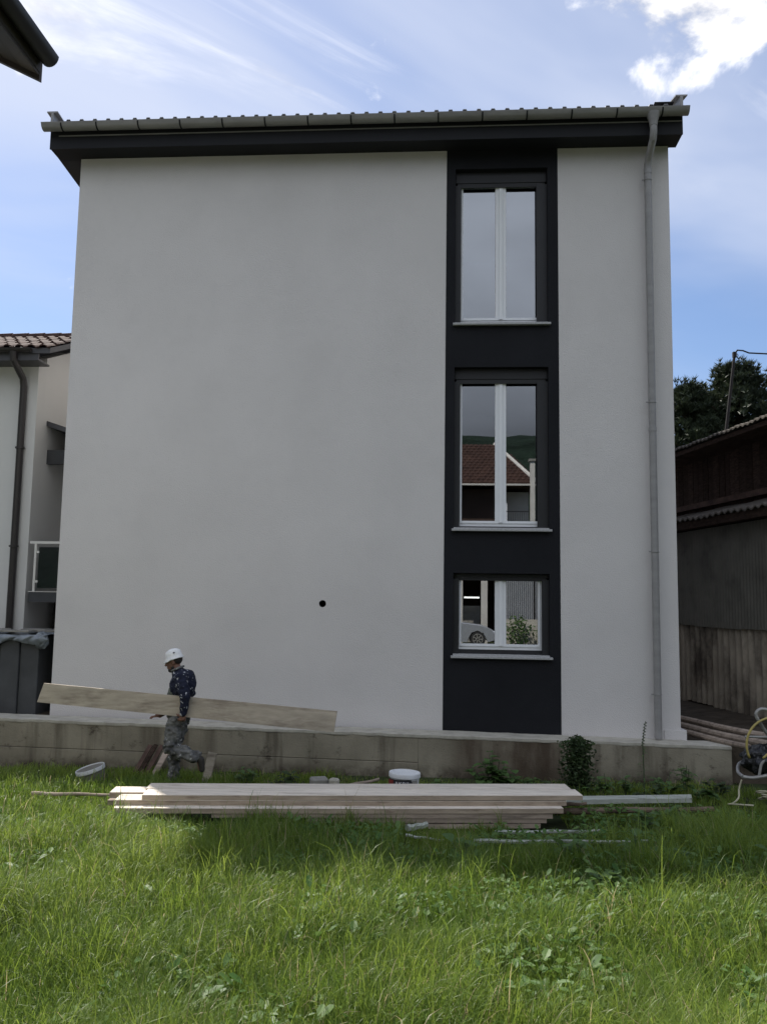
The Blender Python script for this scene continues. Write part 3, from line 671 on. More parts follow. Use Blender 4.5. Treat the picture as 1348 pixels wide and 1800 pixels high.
m = MB(); m.prism([(ry0-0.10+0.062*(1-math.cos(a)), 6.60-0.07*math.sin(a)) for a in [math.pi*k/8 for k in range(9)]], 'x', -16, NX+0.09); g2 = m.build('gutter', M_brownmetal, nb, smooth='auto')
MB().box(-16, NX+0.20, ry0+0.02, ry0+0.05, 6.40, 6.52).build('fascia', M_greymetal, nb)
MB().box(-16, NX+0.20, ry0+0.051, NY-0.001, 6.40, 6.43).build('soffit', M_greymetal, nb)
m = MB(); m.tube([(-7.70, ry0-0.04, 6.55), (-7.70, ry0-0.02, 6.40), (-7.69, NY-0.12, 6.15), (-7.69, NY-0.07, 6.0), (-7.685, NY-0.07, 0.4)], 0.062, 10); d2 = m.build('downpipe', M_brownmetal, nb, smooth='auto')
for z in (4.85, 3.05): MB().lathe([(0.085, 0), (0.085, 0.03)], (-7.69, NY-0.07, z), 10).build('pipe_clamp', M_brownmetal, d2)
# lean-to canopy over the balcony
m = MB(); m.prism([(NX-0.08, 5.40), (-6.0, 4.92), (-6.0, 5.0), (NX-0.08, 5.50)], 'y', 14.92, 18.4); cn = m.build('canopy', M_greymetal, nb)
MB().box(NX+0.001, -6.0, 15.0, 15.1, 4.66, 4.93).build('canopy_beam', M_panel, cn)
MB().box(NX+0.001, -6.0, 15.101, 18.4, 4.80, 4.88).build('canopy_ceiling', M_dark, cn)
# balcony
bc = MB().box(NX+0.06, -5.9, 14.5, 18.2, 2.07, 2.25).build('balcony', M_panel, nb)
MB().box(NX+0.05, -5.9, 14.49, 14.55, 2.2505, 2.262).build('drip_edge', M_steel, bc)
m = MB(); m.box(-7.43, -6.0, 14.50, 14.545, 3.12, 3.165); m.build('handrail', M_steel, bc)
for x in (-7.32, -6.25): MB().box(x-0.02, x+0.02, 14.505, 14.54, 2.263, 3.119).build('rail_post', M_steel, bc)
for z in (2.42, 2.95): MB().box(-7.29, -7.25, 14.50, 14.545, z, z+0.04).build('glass_clip', M_steel, bc)
MB().box(-7.26, -6.28, 14.515, 14.525, 2.32, 3.06).build('glass_panel', M_railglass, bc)
MB().box(-7.2, -6.3, 15.7, 15.75, 2.26, 2.95).build('balcony_screen', M_panel, bc)
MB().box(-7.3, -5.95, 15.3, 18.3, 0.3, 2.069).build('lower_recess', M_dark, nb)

# covered stack of dark panels behind the retaining wall
st = empty('covered_stack', (-7.0, 12.6, 0.42), 'upright dark grey panels wrapped in plastic film beside the grey house', 'stack')
for x0_, x1_, yo in ((-8.4, -7.42, 0.0), (-7.415, -6.62, 0.03), (-6.615, -6.33, 0.0), (-6.325, -6.04, 0.035)):
    m = MB(); m.bevbox(x0_, x1_, 12.22+yo, 13.1, 0.40, 1.56, 0.008); m.build('panel', M_panel, st)
m = MB()
def film(u, v):
    x = -8.5+2.62*u
    # v: from back of the top, over the front edge, hanging down
    hang = 0.10+0.20*max(0, (-6.4-x))/0.9+0.03*math.sin(x*9)
    hang = min(hang, 0.35)
    wr = 0.018*math.sin(x*23+v*5)+0.012*math.sin(x*51+v*9)
    if v < 0.5: return (x, 13.15-(0.98)*v/0.5, 1.60+0.02*math.sin(x*7+v*11)+wr*0.4)
    t = (v-0.5)/0.5
    return (x+0.03*math.sin(t*6+x*8), 12.17-0.035*math.sin(t*math.pi)+wr, 1.60-hang*t*1.1)
m.sheet(film, 90, 22, (0, 0.002, -0.002)); m.build('plastic_film', M_film, st, smooth=True)
m = MB()
def bag(u, v):
    a = u*2*math.pi; bb = v*math.pi; r1 = 1+0.18*math.sin(5*a+3*bb)+0.1*math.sin(11*a-4*bb)
    return (-5.99+0.10*r1*math.sin(bb)*math.cos(a), 12.22+0.07*r1*math.sin(bb)*math.sin(a), 1.52+0.11*math.cos(bb)*r1)
m.grid(bag, 24, 14); m.build('film_bunch', M_film, st, smooth=True)
for i, (x, y, w_, d_, an, lab) in enumerate([(-6.55, 12.32, 0.34, 0.24, 0.12, 'grey slab lying near the middle of the plastic covered stack'), (-6.22, 12.55, 0.42, 0.26, -0.1, 'grey slab lying behind the others on the plastic covered stack'), (-5.98, 12.42, 0.28, 0.22, 0.25, 'grey slab overhanging the right end of the plastic covered stack'), (-6.85, 12.55, 0.30, 0.22, -0.2, 'grey slab at the far left on the plastic covered stack'), (-6.33, 12.24, 0.30, 0.16, 0.05, 'small grey slab at the front edge of the plastic covered stack')]):
    z = 1.635+0.012*(i % 2)
    m = MB(); m.bevbox(x-w_/2, x+w_/2, y-d_/2, y+d_/2, z, z+0.028, 0.004); m.v = rot_pts(m.v, (x, y), an)
    tag(m.build('stone_slab', M_slab), lab, 'slab', 'slabs weighing down the plastic film')

# ------------------------------------------------------------------ barn, right
barn = empty('old_barn', (6.5, 16, 0.4), 'old dark timber barn with corrugated side sheets, right of the grey house', 'barn')
BO = Vector((5.228, 14.399, 0)); BD = Vector((-0.19556, 0.98069, 0)); BN = Vector((0.98069, 0.19556, 0))
def bp_(s, off, z): v = BO + BD*s + BN*off; return (v.x, v.y, z)
def bbox_(s0, s1, o0, o1, z0, z1):
    m = MB(); m.add([bp_(s0, o0, z0), bp_(s1, o0, z0), bp_(s1, o1, z0), bp_(s0, o1, z0), bp_(s0, o0, z1), bp_(s1, o0, z1), bp_(s1, o1, z1), bp_(s0, o1, z1)],
          [(0, 1, 2, 3), (4, 7, 6, 5), (0, 4, 5, 1), (1, 5, 6, 2), (2, 6, 7, 3), (3, 7, 4, 0)]); return m
def corr(s0, s1, z0, z1, wl, amp, off, mat, tilt=0.0):
    n = max(8, int((s1-s0)/wl*8)); m = MB()
    m.sheet(lambda u, v: bp_(s0+(s1-s0)*u+tilt*v, off+amp*math.sin(2*math.pi*(s0+(s1-s0)*u)/wl), z0+(z1-z0)*v), n, 1, tuple(BN*0.006)); return m.build('corrugated_sheet', mat, barn, smooth='auto')
random.seed(3)
s = -2.6
while s < 5:
    w_ = 0.98; corr(s, s+w_+0.03, 0.36+random.uniform(-.03, .03), 1.87+random.uniform(-.01, .01), 0.195, 0.028, -0.035*(int(s*7) % 2)*0.3, M_corr_low, random.uniform(-.01, .01)); s += w_
s = -2.9
while s < 5:
    w_ = 0.80; corr(s, s+w_+0.03, 1.80+random.uniform(-.02, .02), 3.62, 0.095, 0.010, -0.055+random.uniform(-.004, .004), M_corr_up); s += w_
bbox_(-3, 5.5, 0.06, 0.14, 0.2, 3.9).build('inner_wall', M_barnwood, barn)
# low lean-to roof edge: wavy tiles
m = MB()
m.sheet(lambda u, v: bp_(-3+8.5*u, -0.38+1.05*v, 3.80+0.30*v+0.022*math.sin(2*math.pi*(8.5*u)/0.20)+0.01*math.sin(u*37)), 340, 2, (0, 0, -0.03)); m.build('low_roof', M_rooflight, barn, smooth='auto')
bbox_(-3, 5.5, -0.33, -0.29, 3.62, 3.76).build('eaves_board', M_barnwood, barn)
bbox_(-3, 5.5, -0.28, 0.05, 3.64, 3.67).build('eaves_soffit', M_barnwood, barn)
bbox_(-3, 5.5, 0.50, 0.60, 4.16, 4.27).build('beam', M_barnbeam, barn)
s = -3.4
while s < 6:
    w_ = random.uniform(0.16, 0.24); bbox_(s, s+w_-0.012, 0.62+random.uniform(0, .015), 0.65+random.uniform(0, .01), 4.10, 5.50).build('wall_board', M_barnwood, barn); s += w_
bbox_(-3.4, 6, 0.68, 0.76, 3.9, 5.50).build('backing_wall', M_dark, barn)
m = MB()
def uproof(u, v):
    s_ = -3.6+10*u; return bp_(s_, -0.12+4.2*v, 5.30+0.85*v+0.014*math.sin(2*math.pi*s_/0.15)+0.008*math.sin(s_*9))
m.sheet(uproof, 500, 2, (0, 0, -0.035)); m.build('upper_roof', M_rooflight, barn, smooth='auto')
bbox_(-3.5, 6, -0.06, 0.61, 5.16, 5.24).build('upper_soffit', M_barnwood, barn)
bbox_(-3.4, 6.2, 4.0, 4.2, 0.2, 6.0).build('far_wall', M_barnwood, barn)
bbox_(6.0, 6.2, 0.2, 3.9, 0.2, 5.4).build('end_wall', M_barnwood, barn)
# leaning plank against the sheets
m = MB(); m.tube([bp_(-0.85, -0.32, 0.42), bp_(-1.05, -0.06, 1.72)], 0.032, 6); tag(m.build('leaning_pole', M_board_old), 'brown pole leaning upright against the corrugated barn sheets', 'pole')
# mast with cable
mast = empty('cable_mast', (5.7, 17.0, 5.2), 'thin leaning rusty mast with a cable, rising above the barn roof', 'mast')
MB().tube([(5.68, 17.0, 5.2), (5.75, 17.0, 5.8), (5.956, 17.0, 7.36)], 0.03, 8, radii=[0.038, 0.034, 0.028]).build('pole', M_mast, mast)
m = MB(); m.tube([(5.956, 17.0, 7.33), (6.01, 17.0, 7.41), (6.12, 17.0, 7.40), (6.24, 17.0, 7.35), (6.6, 17.0, 7.33), (7.4, 17.0, 7.34), (12, 16.6, 7.6), (20, 16, 8.6)], 0.017, 6); m.build('cable', M_mast, mast)
m = MB(); m.tube([(5.98+0.045*math.cos(a), 17.0, 7.30+0.04*math.sin(a)) for a in [k*math.pi/4 for k in range(8)]], 0.006, 5, closed=True); m.build('loop', M_mast, mast)
MB().box(5.915, 5.985, 16.965, 17.035, 7.26, 7.37).build('insulator', M_mast, mast)
# poles lying on the yard edge
for i, (a, c, r_, lab) in enumerate([((3.42, 13.75, 0.46), (4.62, 11.55, 0.44), 0.045, 'uppermost long grey pole lying in the yard below the corrugated sheets'), ((3.36, 13.45, 0.40), (4.35, 11.50, 0.38), 0.05, 'middle pole of the three lying in the yard below the corrugated sheets'), ((3.40, 12.95, 0.36), (4.1, 11.55, 0.335), 0.04, 'pole lying nearest the wall top beside the house corner')]):
    m = MB(); a = Vector(a); c = Vector(c); m.tube([a.lerp(c, t)+Vector((0.015*math.sin(9*t+i), 0, 0.01*math.sin(7*t))) for t in [k/8 for k in range(9)]], r_, 9)
    tag(m.build('pole', M_board_old, smooth='auto'), lab, 'pole', 'poles lying in the yard')

# ------------------------------------------------------------------ pine trees
def pine(x, y, z0, top, rx, seed, label, n=230):
    r_ = random.Random(seed); t = empty('pine_tree', (x, y, z0), label, 'tree', 'pine trees behind the barn')
    m = MB(); m.tube([(x, y, z0), (x+0.1, y, (z0+top)/2), (x+0.05, y, top-0.4)], 0.2, 8, radii=[0.22, 0.15, 0.04]); m.build('trunk', M_bark, t)
    limbs = MB(); cr = MB(); hgt = top-z0
    tips = []
    for k in range(n):
        h = r_.random()**0.75; zc = z0+hgt*(0.22+0.78*h)
        prof = math.sin(min(1, (1-h)*1.15+0.10)*math.pi*0.62)
        lobe = 1+0.22*math.sin(k*2.4+seed)
        a = r_.uniform(0, 2*math.pi); rr = rx*prof*lobe*math.sqrt(r_.uniform(0.12, 1))
        tips.append(Vector((x+rr*math.cos(a), y+rr*math.sin(a), zc+0.10*rr)))
    for k, tp in enumerate(tips):
        if k % 6 == 0:
            b_ = Vector((x, y, tp.z-0.35*(tp-Vector((x, y, tp.z))).length)); limbs.tube([b_, b_.lerp(tp, .5)+Vector((0, 0, -.06)), tp], 0.03, 5, radii=[0.055, 0.035, 0.012])
        R_ = r_.uniform(0.20, 0.40)
        for q_ in range(13):
            d = Vector((r_.gauss(0, 1), r_.gauss(0, 1), r_.gauss(0, 0.8))); d.normalize()
            c0 = tp+d*R_*r_.uniform(0.3, 1.0); up_ = (d*0.5+Vector((0, 0, 1))).normalized()
            # candle: several needles around an upright shoot
            for e in range(9):
                dd = (up_+Vector((r_.uniform(-1, 1), r_.uniform(-1, 1), r_.uniform(-.6, .6)))*0.9).normalized(); ln = r_.uniform(0.10, 0.22)
                sd_ = dd.orthogonal().normalized()*0.026
                cr.add([c0-sd_, c0+sd_, c0+dd*ln], [(0, 1, 2)])
    limbs.build('limbs', M_bark, t); c_ = cr.build('crown', M_needle, t); c_['kind'] = 'stuff'
pine(9.1, 26, 1.0, 9.5, 2.15, 11, 'broad dark pine standing directly behind the leaning mast', 800)
pine(7.5, 25.5, 1.0, 8.8, 1.35, 5, 'narrow dark pine next to the corner of the grey house', 460)
pine(11.5, 26.5, 1.0, 9.9, 1.75, 23, 'dark pine at the right edge of the view beyond the barn', 560)

# ------------------------------------------------------------------ near house whose eaves corner hangs into view, upper left
nh = empty('near_house', (-6.5, 0.5, 0.5), 'near house whose dark brown eaves corner hangs into the upper left sky', 'house')
M_eave = material('dark_brown_eaves_board', (0.065, 0.050, 0.043), 0.7, 0.25, 4, 0.002, 30, stretch=(1, 0.3, 1), rand=0.2)
MB().box(-10.2, -3.55, -6.0, 4.75, 0.3, 5.35).build('wall', M_nwall, nh)
ex, ez, ey = -2.835, 5.785, 5.30; sl_ = 0.51
def nslab(x0, x1, y0, y1, dz0, dz1, nm, mat):
    zf = lambda x: ez+(ex-x)*sl_
    m = MB(); m.prism([(x0, zf(x0)+dz0), (x1, zf(x1)+dz0), (x1, zf(x1)+dz1), (x0, zf(x0)+dz1)], 'y', y0, y1); return m.build(nm, mat, nh)
nslab(-6.8, ex, -6.5, ey-0.035, 0.06, 0.14, 'roof_deck', M_eave)
for k in range(13):
    xa = ex-0.004-k*0.14; nslab(xa-0.132, xa, -6.4, ey-0.036, 0.035+(0.004 if k % 2 else 0), 0.0595, 'soffit_board', M_eave)
nslab(-6.8, ex+0.0, ey-0.034, ey, 0.0, 0.165, 'verge_board', M_eave)
nslab(-6.8, ex+0.02, ey-0.3, ey+0.02, 0.1655, 0.18, 'verge_metal', M_greymetal)
nslab(-6.8, ex, -6.5, ey-0.301, 0.1405, 0.20, 'roof_tiles', M_tile)
MB().prism([(-6.801, 7.87), (-10.9, 5.79), (-10.9, 5.93), (-6.801, 8.01)], 'y', -6.5, ey).build('far_roof', M_tile, nh)
MB().prism([(-3.56, 5.36), (-6.8, 7.75), (-10.15, 5.36)], 'y', 4.55, 4.74).build('gable_wall', M_nwall, nh)
m = MB(); gc = (-2.768, 5.955)
m.prism([(gc[0]-0.065*math.cos(a), gc[1]-0.075*math.sin(a)) for a in [math.pi*k/10 for k in range(11)]]+[(gc[0]+0.058*math.cos(a), gc[1]-0.068*math.sin(a)) for a in [math.pi*k/10 for k in range(11)]], 'y', -6.5, ey-0.03)
m.build('gutter', M_brownmetal, nh, smooth='auto')

# ------------------------------------------------------------------ street scene behind the photographer (seen mirrored in the panes)
bh = empty('brown_house', (0.5, -16, 0.3), 'brown house with red tiled hipped roof behind the photographer, mirrored in the middle window', 'house')
MB().box(-7, 2.75, -20, -12.9, 3.3, 7.3).build('upper_wall', M_brownhouse, bh)
MB().box(2.751, 4.0, -20, -13.9, 3.3, 7.3).build('side_bay_wall', M_pillar, bh)
m = MB(); A = [(-7.6, -12.15, 7.45), (4.25, -12.15, 7.45), (4.25, -20.5, 7.45), (-7.6, -20.5, 7.45), (-6.0, -15.6, 9.85), (2.55, -15.6, 9.85)]
m.add(A, [(0, 1, 5, 4), (1, 2, 5), (2, 3, 4, 5), (3, 0, 4), (3, 2, 1, 0)]); rr_ = m.build('roof', M_brownhouse, bh)
m = MB(); rows = 14
for r_ in range(rows):
    t0, t1 = r_/rows, (r_+1.18)/rows; t1 = min(t1, 1)
    y0 = -12.15-3.45*t0; y1 = -12.15-3.45*t1; z0 = 7.45+2.4*t0; z1 = 7.45+2.4*t1
    xl = -7.6+1.6*t0; xr = 4.25-1.7*t0; k = xl
    while k < xr-0.05:
        m.add([(k, y0+0.02, z0+0.05), (k+0.11, y0+0.02, z0+0.085), (k+0.22, y0+0.02, z0+0.05), (k, y1, z1+0.02), (k+0.11, y1, z1+0.05), (k+0.22, y1, z1+0.02), (k, y0+0.02, z0), (k+0.22, y0+0.02, z0)],
              [(0, 1, 4, 3), (1, 2, 5, 4), (6, 7, 2, 1, 0)]); k += 0.225
t_ = m.build('roof_tiles', material('red_tile_mirrored', (0.060, 0.034, 0.026), 0.9, 0.3, 3, spec=0.1, col2=(0.03, 0.018, 0.015)), rr_); t_['kind'] = 'stuff'
MB().tube([(4.25, -12.15, 7.5), (2.55, -15.6, 9.9)], 0.09, 8).build('hip_tiles', M_pillar, rr_)
m = MB(); m.box(-7.6, 4.25, -12.14, -12.04, 7.36, 7.44); m.build('gutter', M_pillar, bh)
bal = MB().box(2.80, 4.6, -13.6, -12.3, 5.05, 5.35).build('balcony', M_pillar, bh)
m = MB()
for k in range(14): m.box(2.86+k*0.1, 2.875+k*0.1, -12.35, -12.335, 5.351, 6.2)
m.box(2.84, 4.3, -12.36, -12.32, 6.2, 6.25); m.build('railing', M_black, bal)
MB().box(2.80, 2.90, -12.42, -12.32, 5.351, 6.6).build('balcony_post', M_frame, bal)
MB().box(3.90, 4.10, -12.28, -12.0, 3.2, 8.45).build('chimney_stack', M_pillar, bh)
MB().box(3.84, 4.16, -12.34, -11.94, 8.451, 8.55).build('chimney_cap', M_slab, bh)
for x in (0.82, 1.92, -1.2, -3.4): MB().box(x-0.14, x+0.14, -13.05, -12.75, 0.3, 3.29).build('pillar', M_pillar, bh)
MB().box(-7, 2.7, -17.2, -17.0, 0.3, 3.29).build('carport_back_wall', M_brownhouse, bh)
MB().box(0.9, 1.8, -14.3, -14.1, 0.3, 2.0).build('inner_wall', M_slab, bh)
MB().box(1.05, 1.75, -13.9, -13.82, 2.35, 2.42).build('tube_lamp', M_tubelamp, bh)
m = MB(); m.tube([(-3, -12.84, 5.6), (0, -12.84, 5.35), (2.7, -12.84, 5.55)], 0.02, 6); m.build('wall_cable', M_pillar, bh)
# corrugated shed and low wall
cs = empty('corrugated_shed', (4.5, -13.5, 0.3), 'grey corrugated metal shed across the street, mirrored in the lowest window', 'shed')
M_csh = material('grey_corrugated_metal', (0.22, 0.23, 0.24), 0.6, 0.1, 2, metal=0.2)
for x0_, x1_ in ((2.85, 4.12), (4.2, 5.4), (5.45, 6.7)):
    m = MB(); m.sheet(lambda u, v: (x0_+(x1_-x0_)*u, -12.95+0.015*math.sin(u*(x1_-x0_)/0.09*2*math.pi), 0.3+2.9*v), 100, 1, (0, -0.01, 0)); m.build('corrugated_sheet', M_csh, cs, smooth='auto')
MB().box(2.85, 6.7, -16, -13.0, 0.3, 3.25).build('shed_body', M_dark, cs)
lw = MB().box(2.6, 9, -12.3, -12.1, 0.2, 1.45).build('garden_wall', M_coping); tag(lw, 'low beige garden wall across the street in front of the corrugated shed', 'wall')
def bush(x, y, z, rx, rz, n, size, mat, name, label, cat, seed, group=None, column=False):
    r_ = random.Random(seed); m = MB()
    for k in range(n):
        d = Vector((r_.gauss(0, 1), r_.gauss(0, 1), r_.gauss(0, 1))).normalized()*(r_.random()**0.45)
        c0 = Vector((x+d.x*rx*(1+0.25*math.sin(5*d.z+k % 3)), y+d.y*rx*0.8, z+rz+(d.z*rz if not column else r_.uniform(-1, 1)*rz*(1-0.25*abs(d.x)))))
        a = Vector((r_.gauss(0, 1), r_.gauss(0, 1), r_.gauss(0, 0.5))).normalized(); b_ = a.cross(Vector((r_.gauss(0, 1), r_.gauss(0, 1), r_.gauss(0, 1)))).normalized()
        s_ = size*r_.uniform(0.6, 1.3)
        m.add([c0-a*s_, c0-b_*s_*0.5, c0+a*s_, c0+b_*s_*0.5], [(0, 1, 2, 3)])
    t = empty(name, (x, y, z), label, cat, group)
    o_ = m.build('foliage', mat, t); o_['kind'] = 'stuff'
    s2 = MB()
    for k in range(5):
        a = k*1.3; s2.tube([(x, y, z-0.05), (x+0.3*rx*math.cos(a), y+0.3*rx*math.sin(a), z+rz), (x+0.6*rx*math.cos(a), y+0.6*rx*math.sin(a), z+rz*1.6)], 0.006, 5)
    s2.build('stem', M_stem, t); return t
bush(3.3, -11.7, 0.3, 0.7, 0.7, 500, 0.07, M_leaf, 'garden_bush', 'loose green bush in front of the beige garden wall across the street', 'bush', 3)
bush(4.6, -11.8, 0.3, 0.6, 0.5, 400, 0.07, M_leaf, 'garden_bush', 'lower green bush at the far end of the beige garden wall across the street', 'bush', 4)
# silver car
car = empty('parked_car', (0.15, -11.15, 0.33), 'silver parked car whose front half is mirrored in the lowest window', 'car')
cy0, cz0 = -11.15, 0.33
side = [(-1.95, 0.30), (-2.02, 0.62), (-1.95, 0.92), (-1.2, 1.02), (1.0, 0.98), (1.75, 0.88), (2.12, 0.72), (2.28, 0.50), (2.25, 0.28), (1.98, 0.20), (1.92, 0.32), (1.78, 0.58), (1.53, 0.67), (1.28, 0.58), (1.14, 0.32), (1.10, 0.18), (-0.80, 0.18), (-0.84, 0.32), (-0.98, 0.58), (-1.23, 0.67), (-1.48, 0.58), (-1.62, 0.32), (-1.68, 0.22)]
m = MB(); n = len(side); secs = [(-0.84, 0.93, 0.0), (-0.80, 1.0, 0.01), (0.80, 1.0, 0.01), (0.84, 0.93, 0.0)]
vs = []
for yy, sc_, _ in secs:
    for x, z in side: vs.append((0.15+(x-0.15)*(0.985 if sc_ < 1 else 1), cy0+yy, cz0+(0.2+(z-0.2)*(0.96 if sc_ < 1 and z > 0.8 else 1))))
fs = [tuple(range(n)), tuple(range(4*n-1, 3*n-1, -1))]
for k in range(3):
    for i in range(n): fs.append((k*n+i, (k+1)*n+i, (k+1)*n+(i+1) % n, k*n+(i+1) % n))
m.add(vs, fs); m.build('body', M_carpaint, car, smooth='auto')
m = MB(); cab0 = [(-1.75, 0.985), (-1.25, 1.38), (-0.2, 1.42), (0.75, 0.985)]
vs = []
for yy, ins in ((-0.76, 0), (0.76, 0)):
    for x, z in cab0: vs.append((x, cy0+yy*(1-0.18*(z-0.985)/0.43), cz0+z))
m.add(vs, [(0, 1, 2, 3), (7, 6, 5, 4)]+[(i, i+4, (i+1) % 4+4, (i+1) % 4) for i in range(4)]); m.build('cabin_glass', M_carglass, car, smooth='auto')
m = MB(); m.bevbox(-1.25, -0.2, cy0-0.62, cy0+0.62, cz0+1.40, cz0+1.435, 0.01); m.build('car_roof', M_carpaint, car)
for x in (1.53, -1.23):
    for yy in (-0.83, 0.67):
        m = MB(); m.prism([(x+0.315*math.cos(a), cz0+0.315+0.315*math.sin(a)) for a in [k*2*math.pi/28 for k in range(28)]], 'y', cy0+yy, cy0+yy+0.19); wh = m.build('wheel', M_rubber, car, smooth='auto')
        yo = cy0+yy+(0.192 if yy > 0 else -0.012)
        m = MB()
        for k in range(7):
            a = k*2*math.pi/7; c_, s_ = math.cos(a), math.sin(a)
            m.add([(x+0.04*c_-0.022*s_, yo, cz0+0.315+0.04*s_+0.022*c_), (x+0.04*c_+0.022*s_, yo, cz0+0.315+0.04*s_-0.022*c_), (x+0.2*c_+0.022*s_, yo, cz0+0.315+0.2*s_-0.022*c_), (x+0.2*c_-0.022*s_, yo, cz0+0.315+0.2*s_+0.022*c_),
                   (x+0.04*c_-0.022*s_, yo+0.01, cz0+0.315+0.04*s_+0.022*c_), (x+0.04*c_+0.022*s_, yo+0.01, cz0+0.315+0.04*s_-0.022*c_), (x+0.2*c_+0.022*s_, yo+0.01, cz0+0.315+0.2*s_-0.022*c_), (x+0.2*c_-0.022*s_, yo+0.01, cz0+0.315+0.2*s_+0.022*c_)],
                  [(0, 1, 2, 3), (7, 6, 5, 4), (0, 4, 5, 1), (1, 5, 6, 2), (2, 6, 7, 3), (3, 7, 4, 0)])
        m.tube([(x+0.205*math.cos(a), yo+0.005, cz0+0.315+0.205*math.sin(a)) for a in [k*2*math.pi/24 for k in range(24)]], 0.015, 6, closed=True)
        m.build('rim', M_tube, wh)
for yy in (-0.7, 0.55): MB().bevbox(2.0, 2.24, cy0+yy, cy0+yy+0.16, cz0+0.55, cz0+0.66, 0.02).build('headlight', M_lamp_glass, car)

# ------------------------------------------------------------------ timber pile
random.seed(12)
def plank(name, x0, y0, x1, y1, z, w_, th, mat, label, cat='board', group=None, zend=None, ends=0.0):
    # runs from (x0,y0) to (x1,y1) along its front edge, w_ deep, th thick, top at z
    a = Vector((x0, y0, 0)); b_ = Vector((x1, y1, 0)); d = (b_-a); ln = d.length; d.normalize(); nrm = Vector((-d.y, d.x, 0))
    ns = 10; m = MB(); vs = []
    for i in range(ns+1):
        t = i/ns; zc = (z+((zend if zend is not None else z)-z)*t) + 0.004*math.sin(3.1*t+x0*5)
        for (off, dz_) in ((0, -th), (0, -0.003), (0.003, 0), (w_-0.003, 0), (w_, -0.003), (w_, -th)):
            sft = ends*(off/w_) if i == 0 else (-ends*(off/w_) if i == ns else 0)
            p_ = a+d*(ln*t+sft)+nrm*(off+0.003*math.sin(5*t+y0*7)); vs.append((p_.x, p_.y, zc+dz_))
    fs = []
    for i in range(ns):
        for k in range(6): fs.append((i*6+k, i*6+(k+1) % 6, (i+1)*6+(k+1) % 6, (i+1)*6+k))
    fs += [(5, 4, 3, 2, 1, 0), tuple(ns*6+k for k in range(6))]
    m.add(vs, [tuple(reversed(f)) for f in fs]); c = (a+b_)/2
    o_ = m.build(name, mat, origin=(c.x, c.y, z-th))
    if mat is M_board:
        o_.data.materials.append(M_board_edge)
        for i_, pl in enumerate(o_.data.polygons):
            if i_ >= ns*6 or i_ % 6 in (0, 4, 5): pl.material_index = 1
    return tag(o_, label, cat, group)
G = 'boards stacked on the grass'
TH = 0.048
def pz(x0, y0, x1, y1): return None
# top layer, two boards deep
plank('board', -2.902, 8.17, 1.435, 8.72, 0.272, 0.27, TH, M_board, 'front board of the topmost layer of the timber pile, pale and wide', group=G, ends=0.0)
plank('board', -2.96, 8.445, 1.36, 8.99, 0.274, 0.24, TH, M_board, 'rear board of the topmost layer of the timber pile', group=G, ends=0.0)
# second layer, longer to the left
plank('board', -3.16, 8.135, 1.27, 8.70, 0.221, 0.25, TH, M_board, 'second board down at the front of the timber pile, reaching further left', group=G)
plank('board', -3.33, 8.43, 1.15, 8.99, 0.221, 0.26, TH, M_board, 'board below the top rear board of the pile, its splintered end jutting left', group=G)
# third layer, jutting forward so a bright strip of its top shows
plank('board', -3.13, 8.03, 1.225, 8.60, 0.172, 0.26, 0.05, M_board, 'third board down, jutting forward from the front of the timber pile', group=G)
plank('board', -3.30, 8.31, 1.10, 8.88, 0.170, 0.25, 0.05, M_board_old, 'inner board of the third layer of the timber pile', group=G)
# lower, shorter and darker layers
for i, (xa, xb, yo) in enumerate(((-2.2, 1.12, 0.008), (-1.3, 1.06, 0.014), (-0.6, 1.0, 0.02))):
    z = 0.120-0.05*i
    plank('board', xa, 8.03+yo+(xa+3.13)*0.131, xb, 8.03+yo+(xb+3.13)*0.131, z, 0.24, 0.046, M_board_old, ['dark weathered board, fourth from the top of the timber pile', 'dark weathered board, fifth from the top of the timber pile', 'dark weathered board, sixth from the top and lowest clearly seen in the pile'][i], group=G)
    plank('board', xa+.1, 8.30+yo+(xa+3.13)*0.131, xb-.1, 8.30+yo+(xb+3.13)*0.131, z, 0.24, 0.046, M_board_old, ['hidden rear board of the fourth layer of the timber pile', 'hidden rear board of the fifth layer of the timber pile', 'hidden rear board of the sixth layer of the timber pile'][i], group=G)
for i, x in enumerate((-2.6, 0.2)):
    yc = 8.15+(x+3.13)*0.131; z_ = -0.075 if i else 0.06
    m = MB(); m.box(x-0.05, x+0.05, yc, yc+0.5, gz1(x, yc)-0.06, -0.026 if x > -1.9 else 0.073); tag(m.build('bearer', M_board_old), ['short bearer under the left half of the timber pile', 'short bearer under the right half of the timber pile'][i], 'timber', 'bearers under the timber pile')
plank('plank', 1.20, 9.35, 2.84, 9.86, 0.075, 0.17, 0.05, M_plank_green, 'greenish white plank in the grass behind the right end of the pile', 'board', zend=0.03, ends=-0.1)
# round pole lying right of the pile
def pole(name, a, c, r_, mat, label, cat='pole', group=None, n=9, wob=0.004):
    a = Vector(a); c = Vector(c); m = MB(); m.tube([a.lerp(c, k/12)+Vector((0, wob*math.sin(k*1.7), wob*math.sin(k*1.1+1))) for k in range(13)], r_, n, radii=[r_*(1-0.25*k/12)*(1+0.06*math.sin(k*2.3)) for k in range(13)])
    return tag(m.build(name, mat, smooth='auto'), label, cat, group)
pole('log_pole', (0.95, 8.92, 0.055), (2.93, 9.42, 0.015), 0.036, M_log, 'long brown bark pole lying in the grass right of the timber pile')
pole('wood_stick', (1.18, 8.98, 0.115), (1.53, 9.08, 0.11), 0.022, M_log, 'short brown stick poking out from the right end of the timber pile', 'stick')
pole('wood_stick', (-4.42, 9.00, 0.05), (-3.42, 9.02, 0.06), 0.020, M_board_old, 'thin brown stick lying in the sunlit grass left of the pile', 'stick', wob=0.004)
